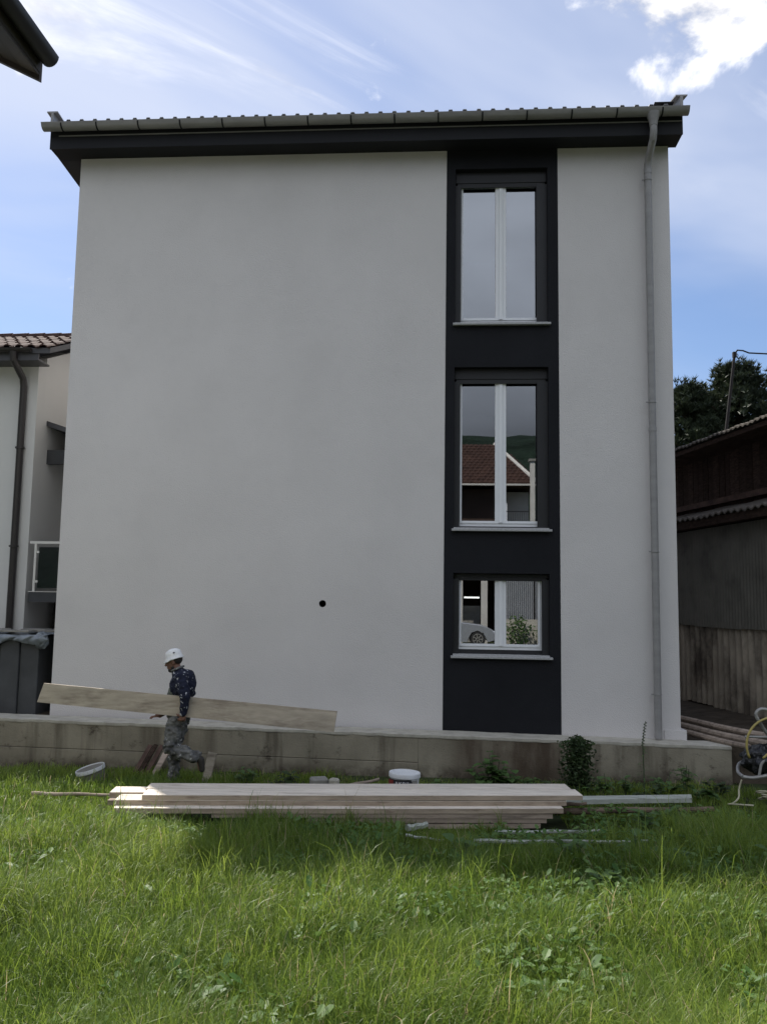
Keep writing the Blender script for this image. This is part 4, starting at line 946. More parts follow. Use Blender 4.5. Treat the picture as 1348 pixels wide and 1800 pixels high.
pole('white_batten', (0.52, 8.06, 0.06), (1.56, 8.28, 0.05), 0.020, M_plank_green, 'whitish batten half hidden in the grass just in front of the pile', 'batten', 'battens in the grass', 6)
pole('white_batten', (0.30, 7.46, 0.14), (1.82, 7.64, 0.14), 0.019, M_plank_green, 'longest whitish batten in the grass, nearest to the sunlit part', 'batten', 'battens in the grass', 6)
pole('white_batten', (-0.30, 8.00, 0.085), (-0.12, 8.1, 0.10), 0.035, M_plank_green, 'stubby whitish batten end in the grass below the middle of the pile', 'batten', 'battens in the grass', 6)
pole('white_batten', (-0.30, 7.75, 0.09), (0.05, 7.62, 0.09), 0.014, M_plank_green, 'short thin whitish batten lying left of the longest one in the grass', 'batten', 'battens in the grass', 6)

# scrap boards leaning on the wall
m_l = [(-3.96, 0.06, 'leftmost dark scrap board leaning on the retaining wall'), (-3.89, 0.05, 'second dark scrap board from the left leaning on the retaining wall'), (-3.81, 0.06, 'third dark scrap board leaning on the retaining wall'), (-3.70, 0.075, 'lighter brown scrap board, rightmost of those leaning on the retaining wall')]
for i, (x, w_, lab) in enumerate(m_l):
    m = MB(); t0 = (x-0.13, 11.0+0.02*i, -0.26); t1 = (x, 11.0+0.47+0.02*i-0.06, 0.17+0.02*math.sin(i*3))
    a = Vector(t0); c = Vector(t1); d = (c-a).normalized(); sx = Vector((1, 0, 0)); sx = (sx-d*sx.dot(d)).normalized(); nn = sx.cross(d)
    vs = [a+sx*p*w_*0.5+nn*q*0.012 for p, q in ((-1, -1), (1, -1), (1, 1), (-1, 1))]+[c+sx*p*w_*0.5+nn*q*0.012 for p, q in ((-1, -1), (1, -1), (1, 1), (-1, 1))]
    m.add(vs, [(0, 1, 2, 3), (7, 6, 5, 4), (0, 4, 5, 1), (1, 5, 6, 2), (2, 6, 7, 3), (3, 7, 4, 0)])
    tag(m.build('scrap_board', [M_barnbeam, M_barnwood, M_barnbeam, M_board_old][i]), lab, 'board', 'scrap boards leaning on the wall')
m = MB(); a = Vector((-2.93, 10.42, -0.22)); c = Vector((-2.845, 10.50, 0.262)); d = (c-a).normalized(); sx = Vector((1, 0, 0)); sx = (sx-d*sx.dot(d)).normalized(); nn = sx.cross(d)
vs = [q0+sx*p*0.052+nn*q*0.02 for q0 in (a, c) for p, q in ((-1, -1), (1, -1), (1, 1), (-1, 1))]
m.add(vs, [(0, 1, 2, 3), (7, 6, 5, 4), (0, 4, 5, 1), (1, 5, 6, 2), (2, 6, 7, 3), (3, 7, 4, 0)])
tag(m.build('board_stub', M_board_carry), 'short pale board stub standing upright behind the worker\'s raised foot', 'board')

# ------------------------------------------------------------------ buckets
def bucket(x, y, z, r_, h, tilt_ang, tilt_ax, label, text=False):
    t = empty('paint_bucket', (x, y, z), label, 'bucket', None)
    T = Matrix.Rotation(rad(7) if not text else 0, 3, 'X') @ Matrix.Rotation(tilt_ang, 3, tilt_ax)
    body = MB(); body.lathe([(r_*0.86, 0), (r_*0.97, h*0.97), (r_*0.955, h*0.98)], (x, y, z), 32, T); body.build('tub', M_bucket if text else M_tub_shaded, t, smooth='auto')
    lid = MB(); lid.lathe([(r_*1.0, h-0.045), (r_*1.035, h-0.04), (r_*1.04, h-0.004), (r_*1.02, h+0.006), (r_*0.97, h+0.006), (r_*0.955, h-0.008), (r_*0.5, h-0.007), (0.001, h-0.007)], (x, y, z), 36, T); lid.build('lid', M_bucket, t, smooth='auto')
    if text:
        def band(a0, a1, z0, z1, nm, mat, off=0.002):
            mm = MB(); mm.sheet(lambda u, v: (x+(r_*0.955+off)*math.sin(a0+(a1-a0)*u), y-(r_*0.955+off)*math.cos(a0+(a1-a0)*u), z+z0+(z1-z0)*v), 20, 1, (0, 0.0006, 0)); return mm.build(nm, mat, t)
        band(-1.35, 1.0, h-0.115, h-0.05, 'black_label', M_blackprint, 0.004)
        band(-1.35, -0.72, h-0.16, h-0.06, 'red_label', M_red, 0.006)
        band(0.62, 1.15, h-0.105, h-0.062, 'grey_label', M_slab, 0.0065)
        cu = bpy.data.curves.new('lettering', 'FONT'); cu.body = 'AKRIL'; cu.size = 0.062; cu.align_x = 'CENTER'; cu.extrude = 0.0; cu.space_character = 1.1
        to = bpy.data.objects.new('tmp_text', cu); COL.objects.link(to); dg = bpy.context.evaluated_depsgraph_get(); dg.update()
        me = bpy.data.meshes.new_from_object(to.evaluated_get(dg)); bpy.data.objects.remove(to)
        rr = r_*0.955+0.009
        bm = bmesh.new(); bm.from_mesh(me)
        for v in bm.verts:
            a = v.co.x/rr-0.05; v.co = Vector((x+rr*math.sin(a), y-rr*math.cos(a), z+h-0.112+v.co.y))
        bm.verts.index_update(); mm = MB(); mm.add([v.co[:] for v in bm.verts], [[v.index for v in f.verts] for f in bm.faces]); bm.free()
        mm.build('lettering', M_frame, t)
    return t
bucket(-0.405, 9.62, -0.08, 0.172, 0.345, 0.03, 'Y', 'white lidded paint bucket with black and red print behind the middle of the pile', True)
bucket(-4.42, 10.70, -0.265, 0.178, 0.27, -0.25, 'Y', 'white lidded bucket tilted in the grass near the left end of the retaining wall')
# rubble block and stick by the wall
m = MB(); m.bevbox(-1.62, -1.40, 10.5, 10.68, -0.16, -0.02, 0.02); m.v = rot_pts(m.v, (-1.5, 10.6), 0.3)
tag(m.build('rubble_block', M_slab), 'grey concrete lump in the weeds behind the pile, left of the white bucket', 'rubble')
m = MB(); m.bevbox(-1.36, -1.24, 10.42, 10.52, -0.10, 0.0, 0.02); m.v = rot_pts(m.v, (-1.3, 10.47), -0.4)
tag(m.build('rubble_block', M_coping), 'small pale concrete lump beside the grey one behind the pile', 'rubble')
pole('wood_stick', (-1.25, 10.0, -0.02), (-0.72, 10.15, 0.07), 0.022, M_board_old, 'grey stick propped in the weeds just left of the white bucket', 'stick')
random.seed(5)
for i in range(2):
    m = MB(); x = [2.95, 3.05][i]; y = [6.72, 6.6][i]; r_ = [0.05, 0.03][i]; z = gz1(x, y)+0.05
    m.grid(lambda u, v: (x+r_*(1+0.2*math.sin(4*u*6.28))*math.sin(v*math.pi)*math.cos(u*2*math.pi), y+r_*0.8*math.sin(v*math.pi)*math.sin(u*2*math.pi), z+r_*0.8*math.cos(v*math.pi)), 12, 8)
    tag(m.build('white_stone', M_frame, smooth=True), ['larger white stone in the grass at the right edge', 'smaller white stone in the grass at the right edge'][i], 'stone', 'white stones in the grass')

# ------------------------------------------------------------------ hose cart at the right end of the wall
hcart = empty('hose_cart', (3.95, 10.3, -0.12), 'grey tubular hand cart with a black plastic wrapped motor, at the right edge', 'cart')
cx_, cy_ = 3.87, 10.2
m = MB()
m.tube(cr([(3.49, 10.1, 0.235), (3.62, 10.08, 0.235), (3.95, 10.05, 0.31), (4.35, 10.05, 0.36)]), 0.02, 8)
m.tube(cr([(3.49, 10.1, 0.235), (3.50, 10.3, 0.26), (3.62, 10.5, 0.33), (3.95, 10.52, 0.36), (4.35, 10.5, 0.38)]), 0.02, 8)
m.tube(cr([(3.66, 10.08, 0.25), (3.72, 10.08, 0.42), (3.95, 10.08, 0.45), (4.35, 10.1, 0.46)]), 0.016, 8)
m.tube([(3.80, 10.08, 0.40), (3.86, 10.08, 0.29)], 0.016, 8)
m.tube(cr([(4.2, 10.3, 0.40), (3.98, 10.28, 0.62), (3.84, 10.25, 0.70), (3.74, 10.22, 0.84), (3.70, 10.22, 0.93), (3.74, 10.22, 0.985), (3.82, 10.22, 0.99), (3.95, 10.22, 0.93), (4.1, 10.25, 0.86)]), 0.02, 8)
m.tube([(3.58, 10.26, 0.665), (4.1, 10.26, 0.67)], 0.015, 8)
m.tube([(3.86, 10.26, 0.30), (3.85, 10.26, 0.72)], 0.014, 8)
m.build('frame', M_tube, hcart, smooth='auto')
m = MB(); m.tube([(4.15+0.26*math.cos(a), 10.3, 0.14+0.26*math.sin(a)) for a in [k*2*math.pi/24 for k in range(24)]], 0.035, 8, closed=True)
for k in range(6):
    a = k*math.pi/3; m.tube([(4.15, 10.3, 0.14), (4.15+0.25*math.cos(a), 10.3, 0.14+0.25*math.sin(a))], 0.01, 5)
m.build('wheel', M_rubber, hcart, smooth='auto')
m = MB()
def bagf(u, v):
    a = u*2*math.pi; b_ = v*math.pi; r1 = 1+0.10*math.sin(6*a+4*b_)+0.07*math.sin(13*a-5*b_)+0.05*math.sin(9*b_+3*a)
    return (3.80+0.25*r1*math.sin(b_)*math.cos(a), 10.28+0.2*r1*math.sin(b_)*math.sin(a), 0.40+0.16*math.cos(b_)*r1)
m.grid(bagf, 48, 26); m.build('wrapped_motor', M_bag, hcart, smooth='auto')
m = MB(); R_ = 0.33; c0 = (3.89, 10.16, 0.58)
m.tube([(c0[0]+R_*math.cos(a), c0[1], c0[2]+R_*math.sin(a)) for a in [rad(d) for d in range(205, 20, -8)]], 0.014, 8)
m.tube(cr([(3.72, 10.1, 0.45), (3.80, 10.08, 0.53), (3.90, 10.08, 0.60), (4.0, 10.1, 0.62)]), 0.014, 8)
for k in range(5): m.tube([(3.98+0.11*math.cos(a), 10.06+0.015*k, 0.46+0.09*math.sin(a)) for a in [j*2*math.pi/16 for j in range(16)]], 0.013, 7, closed=True)
m.build('yellow_hose', M_hose, hcart, smooth=True)
m = MB()
def gh(x, y, e=0.02): return (x, y, gz1(x, y)+e)
m.tube(cr([(3.48, 10.12, 0.20), (3.44, 10.10, 0.10), (3.38, 9.95, 0.03), (3.28, 9.85, -0.01), (3.20, 9.75, 0.0), (3.20, 9.68, 0.02), (3.27, 9.62, 0.03), (3.42, 9.60, 0.03)]), 0.010, 7)
m.build('pale_hose', M_hose_pale, hcart, smooth=True)
m = MB()
for k in range(4):
    m.tube([(3.86+(0.24+0.03*k)*math.cos(a)+0.02*k, 10.0+0.16*math.sin(a+k), 0.02+0.025*k+0.03*math.sin(2*a+k)) for a in [j*2*math.pi/20 for j in range(20)]], 0.010, 6, closed=True)
m.build('hose_coil', M_hose_pale, hcart, smooth=True)

# ------------------------------------------------------------------ plants
def leaf(m, base, d, up_, ln, wd, curl=0.25):
    d = Vector(d).normalized(); side_ = d.cross(Vector(up_)).normalized(); nrm = side_.cross(d)
    pts = []; 
    for t, w_ in ((0, 0.08), (0.25, 0.75), (0.5, 1.0), (0.75, 0.8), (1, 0.06)):
        c = Vector(base)+d*ln*t-Vector((0, 0, 1))*curl*ln*t*t
        pts.append((c-side_*wd*w_*0.5+nrm*wd*0.12*w_, c, c+side_*wd*w_*0.5+nrm*wd*0.12*w_))
    vs = [p for tr in pts for p in tr]; fs = []
    for i in range(4):
        for k in range(2): fs.append((i*3+k, i*3+k+1, (i+1)*3+k+1, (i+1)*3+k))
    m.add(vs, fs)
def leafy(x, y, z, h, rx, n, ln, wd, mat, label, seed, name='broadleaf_plant', cat='plant', group=None):
    r_ = random.Random(seed); t = empty(name, (x, y, z), label, cat, group); st_ = MB()
    tips = []
    for k in range(max(4, n//5)):
        a = r_.uniform(0, 6.28); rr = rx*r_.random()**0.6; hh = h*(1-0.6*(rr/rx)**2)*r_.uniform(0.55, 1)
        tip = Vector((x+rr*math.cos(a), y+0.7*rr*math.sin(a), z+hh)); tips.append(tip)
        st_.tube([(x+0.1*rr*math.cos(a), y, z-0.04), (x+0.6*rr*math.cos(a), y+0.4*rr*math.sin(a), z+hh*0.6), tip], 0.004, 5)
    st_.build('stem', M_stem, t)
    big = n <= 140
    acc = MB()
    for k in range(n):
        tip = r_.choice(tips); c = Vector((x, y, z)).lerp(tip, r_.uniform(0.45, 1.0)); a = r_.uniform(0, 6.28)
        m = MB() if big else acc
        leaf(m, c, (math.cos(a), math.sin(a), r_.uniform(0.0, 0.8)), (0, 0, 1), ln*r_.uniform(0.6, 1.15), wd*r_.uniform(0.7, 1.1), r_.uniform(0.1, 0.5))
        if big: m.build('leaf', mat, t, smooth=True)
    if not big: acc.build('foliage', mat, t, smooth=True)['kind'] = 'stuff'
    return t
leafy(0.67, 10.75, -0.2, 0.58, 0.34, 125, 0.16, 0.11, M_leaf, 'large leafy weed clump against the retaining wall, under the black strip', 3)
bush(1.74, 10.95, -0.2, 0.21, 0.36, 2600, 0.026, M_leaf_dark, 'dark_bush', 'narrow dark small leaved bush against the retaining wall', 'bush', 8, column=True)
# tall thin stalk
t = empty('tall_weed', (2.49, 10.6, -0.2), 'tall thin seeding weed stalk in front of the retaining wall near the downpipe', 'plant')
m = MB(); m.tube([(2.49, 10.6, -0.22), (2.485, 10.6, 0.2), (2.475, 10.6, 0.5), (2.50, 10.6, 0.68), (2.515, 10.6, 0.77)], 0.006, 6, radii=[0.008, 0.007, 0.006, 0.005, 0.004]); m.build('stalk', M_stem, t)
m = MB(); r_ = random.Random(2)
for k in range(44):
    zz_ = -0.1+0.6*(k/44); a = r_.uniform(0, 6.28); leaf(m, (2.485, 10.6, zz_), (math.cos(a), math.sin(a), 0.3), (0, 0, 1), 0.16*(1-0.7*k/44), 0.012, 0.5)
m.build('foliage', M_leaf, t)
m = MB()
for k in range(16):
    zz_ = 0.48+0.018*k; s_ = 1 if k % 2 else -1; m.lathe([(0.002, -0.009), (0.010, 0), (0.002, 0.009)], (2.475+0.04*(k/16)+s_*0.012, 10.6, zz_), 6)
m.build('seed_heads', M_stem, t)
# weeds along the wall foot
random.seed(31)
places = ['left of the grey rubble', 'right of the white bucket', 'right of the large leafy clump', 'just left of the dark bush', 'just right of the dark bush', 'left of the tall stalk', 'at the foot of the tall stalk', 'right of the tall stalk', 'below the downpipe', 'left of the hose cart', 'close to the pale hose', 'behind the worker']
for i, (x, y, h) in enumerate([(-1.95, 10.7, 0.16), (0.05, 10.6, 0.14), (1.10, 10.7, 0.18), (1.42, 10.6, 0.16), (2.05, 10.7, 0.22), (2.28, 10.7, 0.20), (2.56, 10.5, 0.14), (2.75, 10.65, 0.24), (3.02, 10.75, 0.30), (3.36, 10.7, 0.28), (3.12, 10.35, 0.14), (-2.45, 10.8, 0.18)]):
    leafy(x, y, gz1(x, y)-0.01, h*1.45, 0.20, 34, 0.12, 0.075, M_leaf if i % 3 else M_leaf_dark, 'low weed at the wall foot, '+places[i], 40+i, 'wall_weed', 'weed', 'weeds along the wall foot')
# broad leaves among the grass, lower right
spots = [(1.05, 7.15, 'below the longest whitish batten'), (1.6, 7.2, 'under the right end of the longest whitish batten'), (1.75, 6.75, 'right of centre at the shadow edge'), (2.3, 7.6, 'in the shade at right'), (1.9, 8.35, 'in the shade right of the short batten'), (2.6, 7.0, 'near the white stones'), (2.7, 8.3, 'in the far right shade'), (1.2, 6.2, 'in the sun below the shade edge'), (0.9, 8.75, 'at the right corner of the timber pile'), (2.35, 8.75, 'under the long bark pole'), (0.2, 7.05, 'below the left part of the battens')]
for i, (x, y, wh) in enumerate(spots):
    leafy(x, y, gz1(x, y), 0.27, 0.20, 20, 0.15, 0.095, M_leaf, 'broad leaved weed in the grass, '+wh, 70+i, 'dock_weed', 'weed', 'broad leaved weeds in the grass')

# ------------------------------------------------------------------ grass
def grass(n, ymin, ymax, seg, seed, wbase, hscale, excl=True):
    r_ = np.random.default_rng(seed)
    # density falls with distance
    u = r_.random(n); p = -0.15
    d0, d1 = ymin**p, ymax**p; y = (d0+(d1-d0)*u)**(1/p)
    hw = 0.50*y+0.5; x = (r_.random(n)*2-1)*hw - 0.07*y
    x2 = x; keep = np.ones(n, bool)
    yf = 8.08+(x2+3.13)*0.131
    keep &= ~((x2 > -3.3) & (x2 < 1.3) & (y > yf-0.02) & (y < yf+0.75))
    keep &= y < 11.70+0.02*x-0.04
    bx = (x+0.405)**2+(y-9.62)**2 < 0.19**2; keep &= ~bx
    keep &= ~((x+4.49)**2+(y-10.55)**2 < 0.19**2)
    # bare patches near the wall foot
    bare = (y > 9.7) & (vnoise(x, y, 0.5, 77) > 0.45); keep &= ~(bare & (r_.random(n) < 0.6))
    x, y = x[keep], y[keep]; n = len(x)
    z = gz(x, y)
    clump = vnoise(x, y, 0.55, 11); c2 = vnoise(x, y, 0.22, 12); c3 = vnoise(x, y, 1.6, 13)
    h = hscale*(0.06+0.17*clump**1.3+0.12*c2)*(0.45+1.0*r_.random(n)**1.4)
    h *= np.where(y > 8.7, 0.55, 1.0)*np.where(y > 10, 0.8, 1.0)*(1+0.25*(c3-0.5))
    h = np.where((x > -4.7) & (x < -3.3) & (y > 8.2) & (y < 9.1), h*0.42, h)
    front = (y > 7.3) & (y < 8.9) & (x > -3.2) & (x < 1.5); h = np.where(front, h*np.where(x < -0.8, 0.95, 0.72), h)
    low = (y > 6.95) & (y < 8.7) & (x > -0.35) & (x < 2.1); patch = vnoise(x, y, 0.28, 91)
    h = np.where(low, h*(0.22+0.95*np.clip(patch-0.25, 0, 1)), h)
    low2 = (y > 8.7) & (y < 9.9) & (x > 1.0) & (x < 3.2); h = np.where(low2, h*(0.3+0.6*c2), h)
    h *= np.where((x < -2.6) & (y > 8.6) & (y < 10.6), 1.5, 1.0)
    az = 2*np.pi*(vnoise(x, y, 0.45, 15)*1.6) + r_.standard_normal(n)*1.6
    lean = np.clip(0.12+0.75*r_.random(n)**1.5*(0.4+clump), 0, 1.35)
    curl = 0.4+2.4*r_.random(n)**1.6*(0.5+c2)
    flat = np.clip((x-0.5)*0.5, 0, 1)*(y < 6.4)*(vnoise(x, y, 0.8, 33) > 0.35); lean = lean+flat*0.5; h = h*(1-0.25*flat)
    tall = r_.random(n) < 0.035; h = np.where(tall & (y < 8.5), h*1.5+0.05, h)
    w = wbase*(0.6+0.8*r_.random(n))*(1+0.07*np.maximum(y-4, 0))
    dxy = np.stack([np.cos(az), np.sin(az)], 1)
    tw = r_.standard_normal(n)*0.5; sd_ = np.stack([-np.sin(az+tw), np.cos(az+tw)], 1)
    P_ = np.zeros((n, seg*2+1, 3)); cur = np.stack([x, y, z-0.01], 1); ang = lean*0.35
    for k in range(seg+1):
        t = k/seg; ww = w*(1-t**1.7)*0.5
        if k < seg:
            P_[:, 2*k, :2] = cur[:, :2]-sd_*ww[:, None]; P_[:, 2*k+1, :2] = cur[:, :2]+sd_*ww[:, None]; P_[:, 2*k, 2] = cur[:, 2]; P_[:, 2*k+1, 2] = cur[:, 2]
            P_[:, 2*k+1, 2] += ww*0.3
        else: P_[:, 2*k] = cur
        stp = h/seg*1.15
        cur = cur+np.concatenate([dxy*(np.sin(ang)*stp)[:, None], (np.cos(ang)*stp)[:, None]], 1)
        ang = np.minimum(ang+(lean*0.7+curl*1.5*(t+0.1)**1.5*1.6)/seg*1.25, 2.4)
    nv = seg*2+1
    tint = np.clip(0.10+0.55*r_.random(n)+0.45*(c3-0.35)+0.35*(clump-0.5), 0, 1)
    dry = r_.random(n) < 0.03*(0.3+1.4*vnoise(x, y, 0.9, 101)); tint = np.where(dry, 2.0, tint)
    quads = []
    for k in range(seg-1): quads.append([2*k, 2*k+1, 2*k+3, 2*k+2])
    base_ = (np.arange(n)*nv)[:, None, None]
    Q = (np.array(quads)[None]+base_).reshape(-1, 4); T = (np.array([[2*seg-2, 2*seg-1, 2*seg]])[None]+base_).reshape(-1, 3)
    return P_.reshape(-1, 3), Q, T, np.repeat(tint, nv)
def grass_object(parts, name, mat):
    V = []; Qs = []; Ts = []; C_ = []; o_ = 0
    for v, q_, t_, c in parts: V.append(v); Qs.append(q_+o_); Ts.append(t_+o_); C_.append(c); o_ += len(v)
    V = np.concatenate(V); Q = np.concatenate(Qs); T = np.concatenate(Ts); C_ = np.concatenate(C_)
    me = bpy.data.meshes.new(name); me.vertices.add(len(V)); me.vertices.foreach_set('co', V.ravel().astype(np.float32))
    nl = Q.size+T.size; me.loops.add(nl); me.loops.foreach_set('vertex_index', np.concatenate([Q.ravel(), T.ravel()]).astype(np.int32))
    me.polygons.add(len(Q)+len(T)); ls = np.concatenate([np.arange(len(Q))*4, Q.size+np.arange(len(T))*3]).astype(np.int32); me.polygons.foreach_set('loop_start', ls)
    me.polygons.foreach_set('use_smooth', np.ones(len(Q)+len(T), bool))
    at = me.attributes.new('tint', 'FLOAT', 'POINT'); at.data.foreach_set('value', C_.astype(np.float32))
    me.update(calc_edges=True); me.validate(); me.materials.append(mat)
    ob = bpy.data.objects.new(name, me); COL.objects.link(ob); return ob
parts = [grass(125000, 2.6, 6.2, 6, 1, 0.0056, 1.15), grass(150000, 6.0, 11.9, 5, 2, 0.0066, 1.05)]
tag(grass_object(parts, 'grass', M_grass), 'long unmown green grass of the sloping meadow', 'grass', kind='stuff')

# small round leaves of clover and plantain among the blades
r_ = np.random.default_rng(50); nC = 26000
y = 2.8+6.4*r_.random(nC)**0.8; x = (r_.random(nC)*2-1)*(0.5*y+0.4)-0.07*y
k_ = vnoise(x, y, 0.6, 61)+0.18*(x > 0.2)+0.12*(y > 6.6); k_ = (k_ > 0.66) & ~((x > -3.3) & (x < 1.3) & (y > 8.0)); x, y = x[k_], y[k_]; nC = len(x)
z = gz(x, y)+0.03+0.15*r_.random(nC); R_ = 0.012+0.022*r_.random(nC)**2; az = r_.random(nC)*6.283; tl = 0.6*r_.standard_normal(nC)
ca, sa = np.cos(az), np.sin(az); V = []
for (u_, v_, w_) in ((0, 0, 0), (0.9, -0.75, 0.1), (1.9, -0.55, 0.0), (2.3, 0, -0.2), (1.9, 0.55, 0.0), (0.9, 0.75, 0.1)):
    lx = u_*R_; ly = v_*R_; V.append(np.stack([x+ca*lx-sa*ly, y+sa*lx+ca*ly, z+w_*R_+np.sin(tl)*lx], 1))
V = np.stack(V, 1).reshape(-1, 3); b0_ = (np.arange(nC)*6)[:, None]
F_ = np.concatenate([np.array([[0, 1, 2, 3]])+b0_, np.array([[0, 3, 4, 5]])+b0_])
me = bpy.data.meshes.new('clover'); me.from_pydata(V.tolist(), [], F_.tolist()); me.materials.append(M_clover); ob = bpy.data.objects.new('clover', me); COL.objects.link(ob)
tag(ob, 'small round clover and weed leaves scattered through the meadow grass', 'clover', kind='stuff')

# ------------------------------------------------------------------ the worker
def capsule(m, a, b_, ra, rb, n=14):
    a = Vector(a); b_ = Vector(b_); d = (b_-a); L_ = d.length; d = d/L_ if L_ > 1e-6 else Vector((0, 0, 1)); pts = []; rr = []
    for k in range(4): t = -math.cos(k*math.pi/8); pts.append(a+d*ra*t); rr.append(max(0.0005, ra*math.sqrt(max(0, 1-t*t))))
    pts.append(a); rr.append(ra); pts.append(b_); rr.append(rb)
    for k in range(1, 5): t = math.sin(k*math.pi/8); pts.append(b_+d*rb*t); rr.append(max(0.0005, rb*math.sqrt(max(0, 1-t*t))))
    m.tube(pts, ra, n, radii=rr)
def chain(m, pts, rads):
    for i in range(len(pts)-1): capsule(m, pts[i], pts[i+1], rads[i], rads[i+1])
def ellipsoid(m, c, r3, R3=None, nu=20, nv=12):
    def f(u, v):
        a = u*2*math.pi; b_ = math.pi*min(max(v, 0.002), 0.998); p_ = Vector((r3[0]*math.sin(b_)*math.cos(a), r3[1]*math.sin(b_)*math.sin(a), r3[2]*math.cos(b_)))
        if R3: p_ = R3 @ p_
        return Vector(c)+p_
    vs = [f(i/nu, j/nv) for j in range(nv+1) for i in range(nu)]; fs = [(j*nu+i, (j+1)*nu+i, (j+1)*nu+(i+1) % nu, j*nu+(i+1) % nu) for j in range(nv) for i in range(nu)]
    fs += [tuple(range(nu)), tuple(nv*nu+i for i in range(nu-1, -1, -1))]; m.add(vs, fs)
def fuse(m, name, mat, parent, voxel, smooth=3, wrinkle=0.0, wscale=0.06, seed=1, clip=None):
    me = bpy.data.meshes.new('tmp'); me.from_pydata(m.v, [], m.f); o_ = bpy.data.objects.new('tmp', me); COL.objects.link(o_)
    rm = o_.modifiers.new('r', 'REMESH'); rm.mode = 'VOXEL'; rm.voxel_size = voxel
    if smooth: sm = o_.modifiers.new('s', 'SMOOTH'); sm.factor = 0.5; sm.iterations = smooth
    dg = bpy.context.evaluated_depsgraph_get(); dg.update(); ev = bpy.data.meshes.new_from_object(o_.evaluated_get(dg)); bpy.data.objects.remove(o_)
    n_ = len(ev.vertices); co = np.zeros(n_*3, np.float32); ev.vertices.foreach_get('co', co); co = co.reshape(-1, 3)
    if wrinkle:
        no = np.zeros(n_*3, np.float32); ev.vertices.foreach_get('normal', no); no = no.reshape(-1, 3)
        w_ = vnoise(co[:, 0]+co[:, 1]*0.7, co[:, 2]*1.6+co[:, 1], wscale, seed)-0.5; w_ = w_+0.5*(vnoise(co[:, 0]*1.3, co[:, 2]*2-co[:, 0], wscale*0.45, seed+1)-0.5)
        co = co+no*(w_*wrinkle)[:, None]
    org = co.min(0); og = Vector(((co[:, 0].min()+co[:, 0].max())/2, (co[:, 1].min()+co[:, 1].max())/2, co[:, 2].min()))
    ev.vertices.foreach_set('co', (co-np.array(og, dtype=np.float32)).ravel()); ev.materials.clear(); ev.materials.append(mat)
    ev.polygons.foreach_set('use_smooth', [True]*len(ev.polygons)); ev.update()
    ob = bpy.data.objects.new(name, ev); ev.name = name; place(ob, og, parent); return ob
PY = 10.2
per = empty('person', (-3.27, PY, -0.15), 'worker in white cap and paint spattered navy jacket, carrying a long board', 'person')
tilt = Matrix.Rotation(rad(-14), 3, 'Y')      # head bowed towards -X
hc_ = Vector((-3.295, PY, 1.405))
def H(x, y, z): return hc_+tilt @ Vector((x, y, z))
b_ = MB()
ellipsoid(b_, H(0.01, 0, 0.03), (0.098, 0.076, 0.10), tilt); ellipsoid(b_, H(-0.02, 0, -0.03), (0.072, 0.062, 0.095), tilt)
ellipsoid(b_, H(-0.055, 0, -0.095), (0.032, 0.036, 0.026), tilt)      # chin
capsule(b_, H(-0.082, 0, 0.012), H(-0.108, 0, -0.026), 0.010, 0.015)    # nose
ellipsoid(b_, H(-0.088, 0, -0.058), (0.012, 0.024, 0.008), tilt)        # lips
ellipsoid(b_, H(-0.084, 0, -0.073), (0.011, 0.02, 0.007), tilt)
ellipsoid(b_, H(-0.078, 0, 0.024), (0.016, 0.048, 0.010), tilt)         # brow
for s_ in (-1, 1): ellipsoid(b_, H(0.012, s_*0.076, -0.012), (0.020, 0.009, 0.032), tilt)     # ears
chain(b_, [(-3.265, PY, 1.34), (-3.22, PY, 1.26)], [0.056, 0.064])
chain(b_, [(-3.20, PY, 1.22), (-3.185, PY, 1.05), (-3.20, PY, 0.78)], [0.10, 0.12, 0.11])
# arms
LS, LE, LW = (-3.14, 10.015, 1.215), (-3.045, 9.925, 1.01), (-3.075, 9.945, 0.80)
RS, RE, RW = (-3.16, 10.375, 1.215), (-3.14, 10.43, 0.99), (-3.33, 10.20, 0.80)
chain(b_, [LS, LE, LW], [0.05, 0.038, 0.027]); chain(b_, [RS, RE, RW], [0.05, 0.038, 0.027])
# near hand: palm outside the board, fingers curling under it
capsule(b_, (-3.080, 9.950, 0.79), (-3.095, 9.955, 0.745), 0.026, 0.030); capsule(b_, (-3.06, 9.952, 0.775), (-3.068, 9.955, 0.745), 0.022, 0.024)
for k, (fx, ln) in enumerate(((-3.130, 0.070), (-3.106, 0.078), (-3.082, 0.074), (-3.060, 0.060))):
    chain(b_, [(fx, 9.952, 0.742), (fx-0.002, 9.968, 0.722), (fx-0.002, 9.968+ln*0.5, 0.722), (fx-0.002, 9.968+ln*0.8, 0.735)], [0.011, 0.0105, 0.0095, 0.008])
chain(b_, [(-3.105, 9.948, 0.79), (-3.138, 9.955, 0.785), (-3.155, 9.962, 0.80)], [0.014, 0.012, 0.009])
# far hand: under the board, fingers reaching forward in front
capsule(b_, (-3.345, 10.17, 0.795), (-3.395, 10.06, 0.763), 0.026, 0.028)
for k, (ox_, oy_, ln) in enumerate(((0.0, 0.022, 0.062), (-0.004, 0.0, 0.072), (0.002, -0.022, 0.068), (0.012, -0.042, 0.055))):
    p0 = Vector((-3.41+ox_, 10.045+oy_, 0.760)); chain(b_, [p0, p0+Vector((-0.03, -0.018, 0.0)), p0+Vector((-0.03-ln*0.5, -0.03, -0.004)), p0+Vector((-0.03-ln*0.75, -0.033, -0.022))], [0.0115, 0.0105, 0.0095, 0.008])
chain(b_, [(-3.375, 10.06, 0.775), (-3.40, 10.00, 0.775), (-3.415, 9.968, 0.785)], [0.014, 0.012, 0.009])
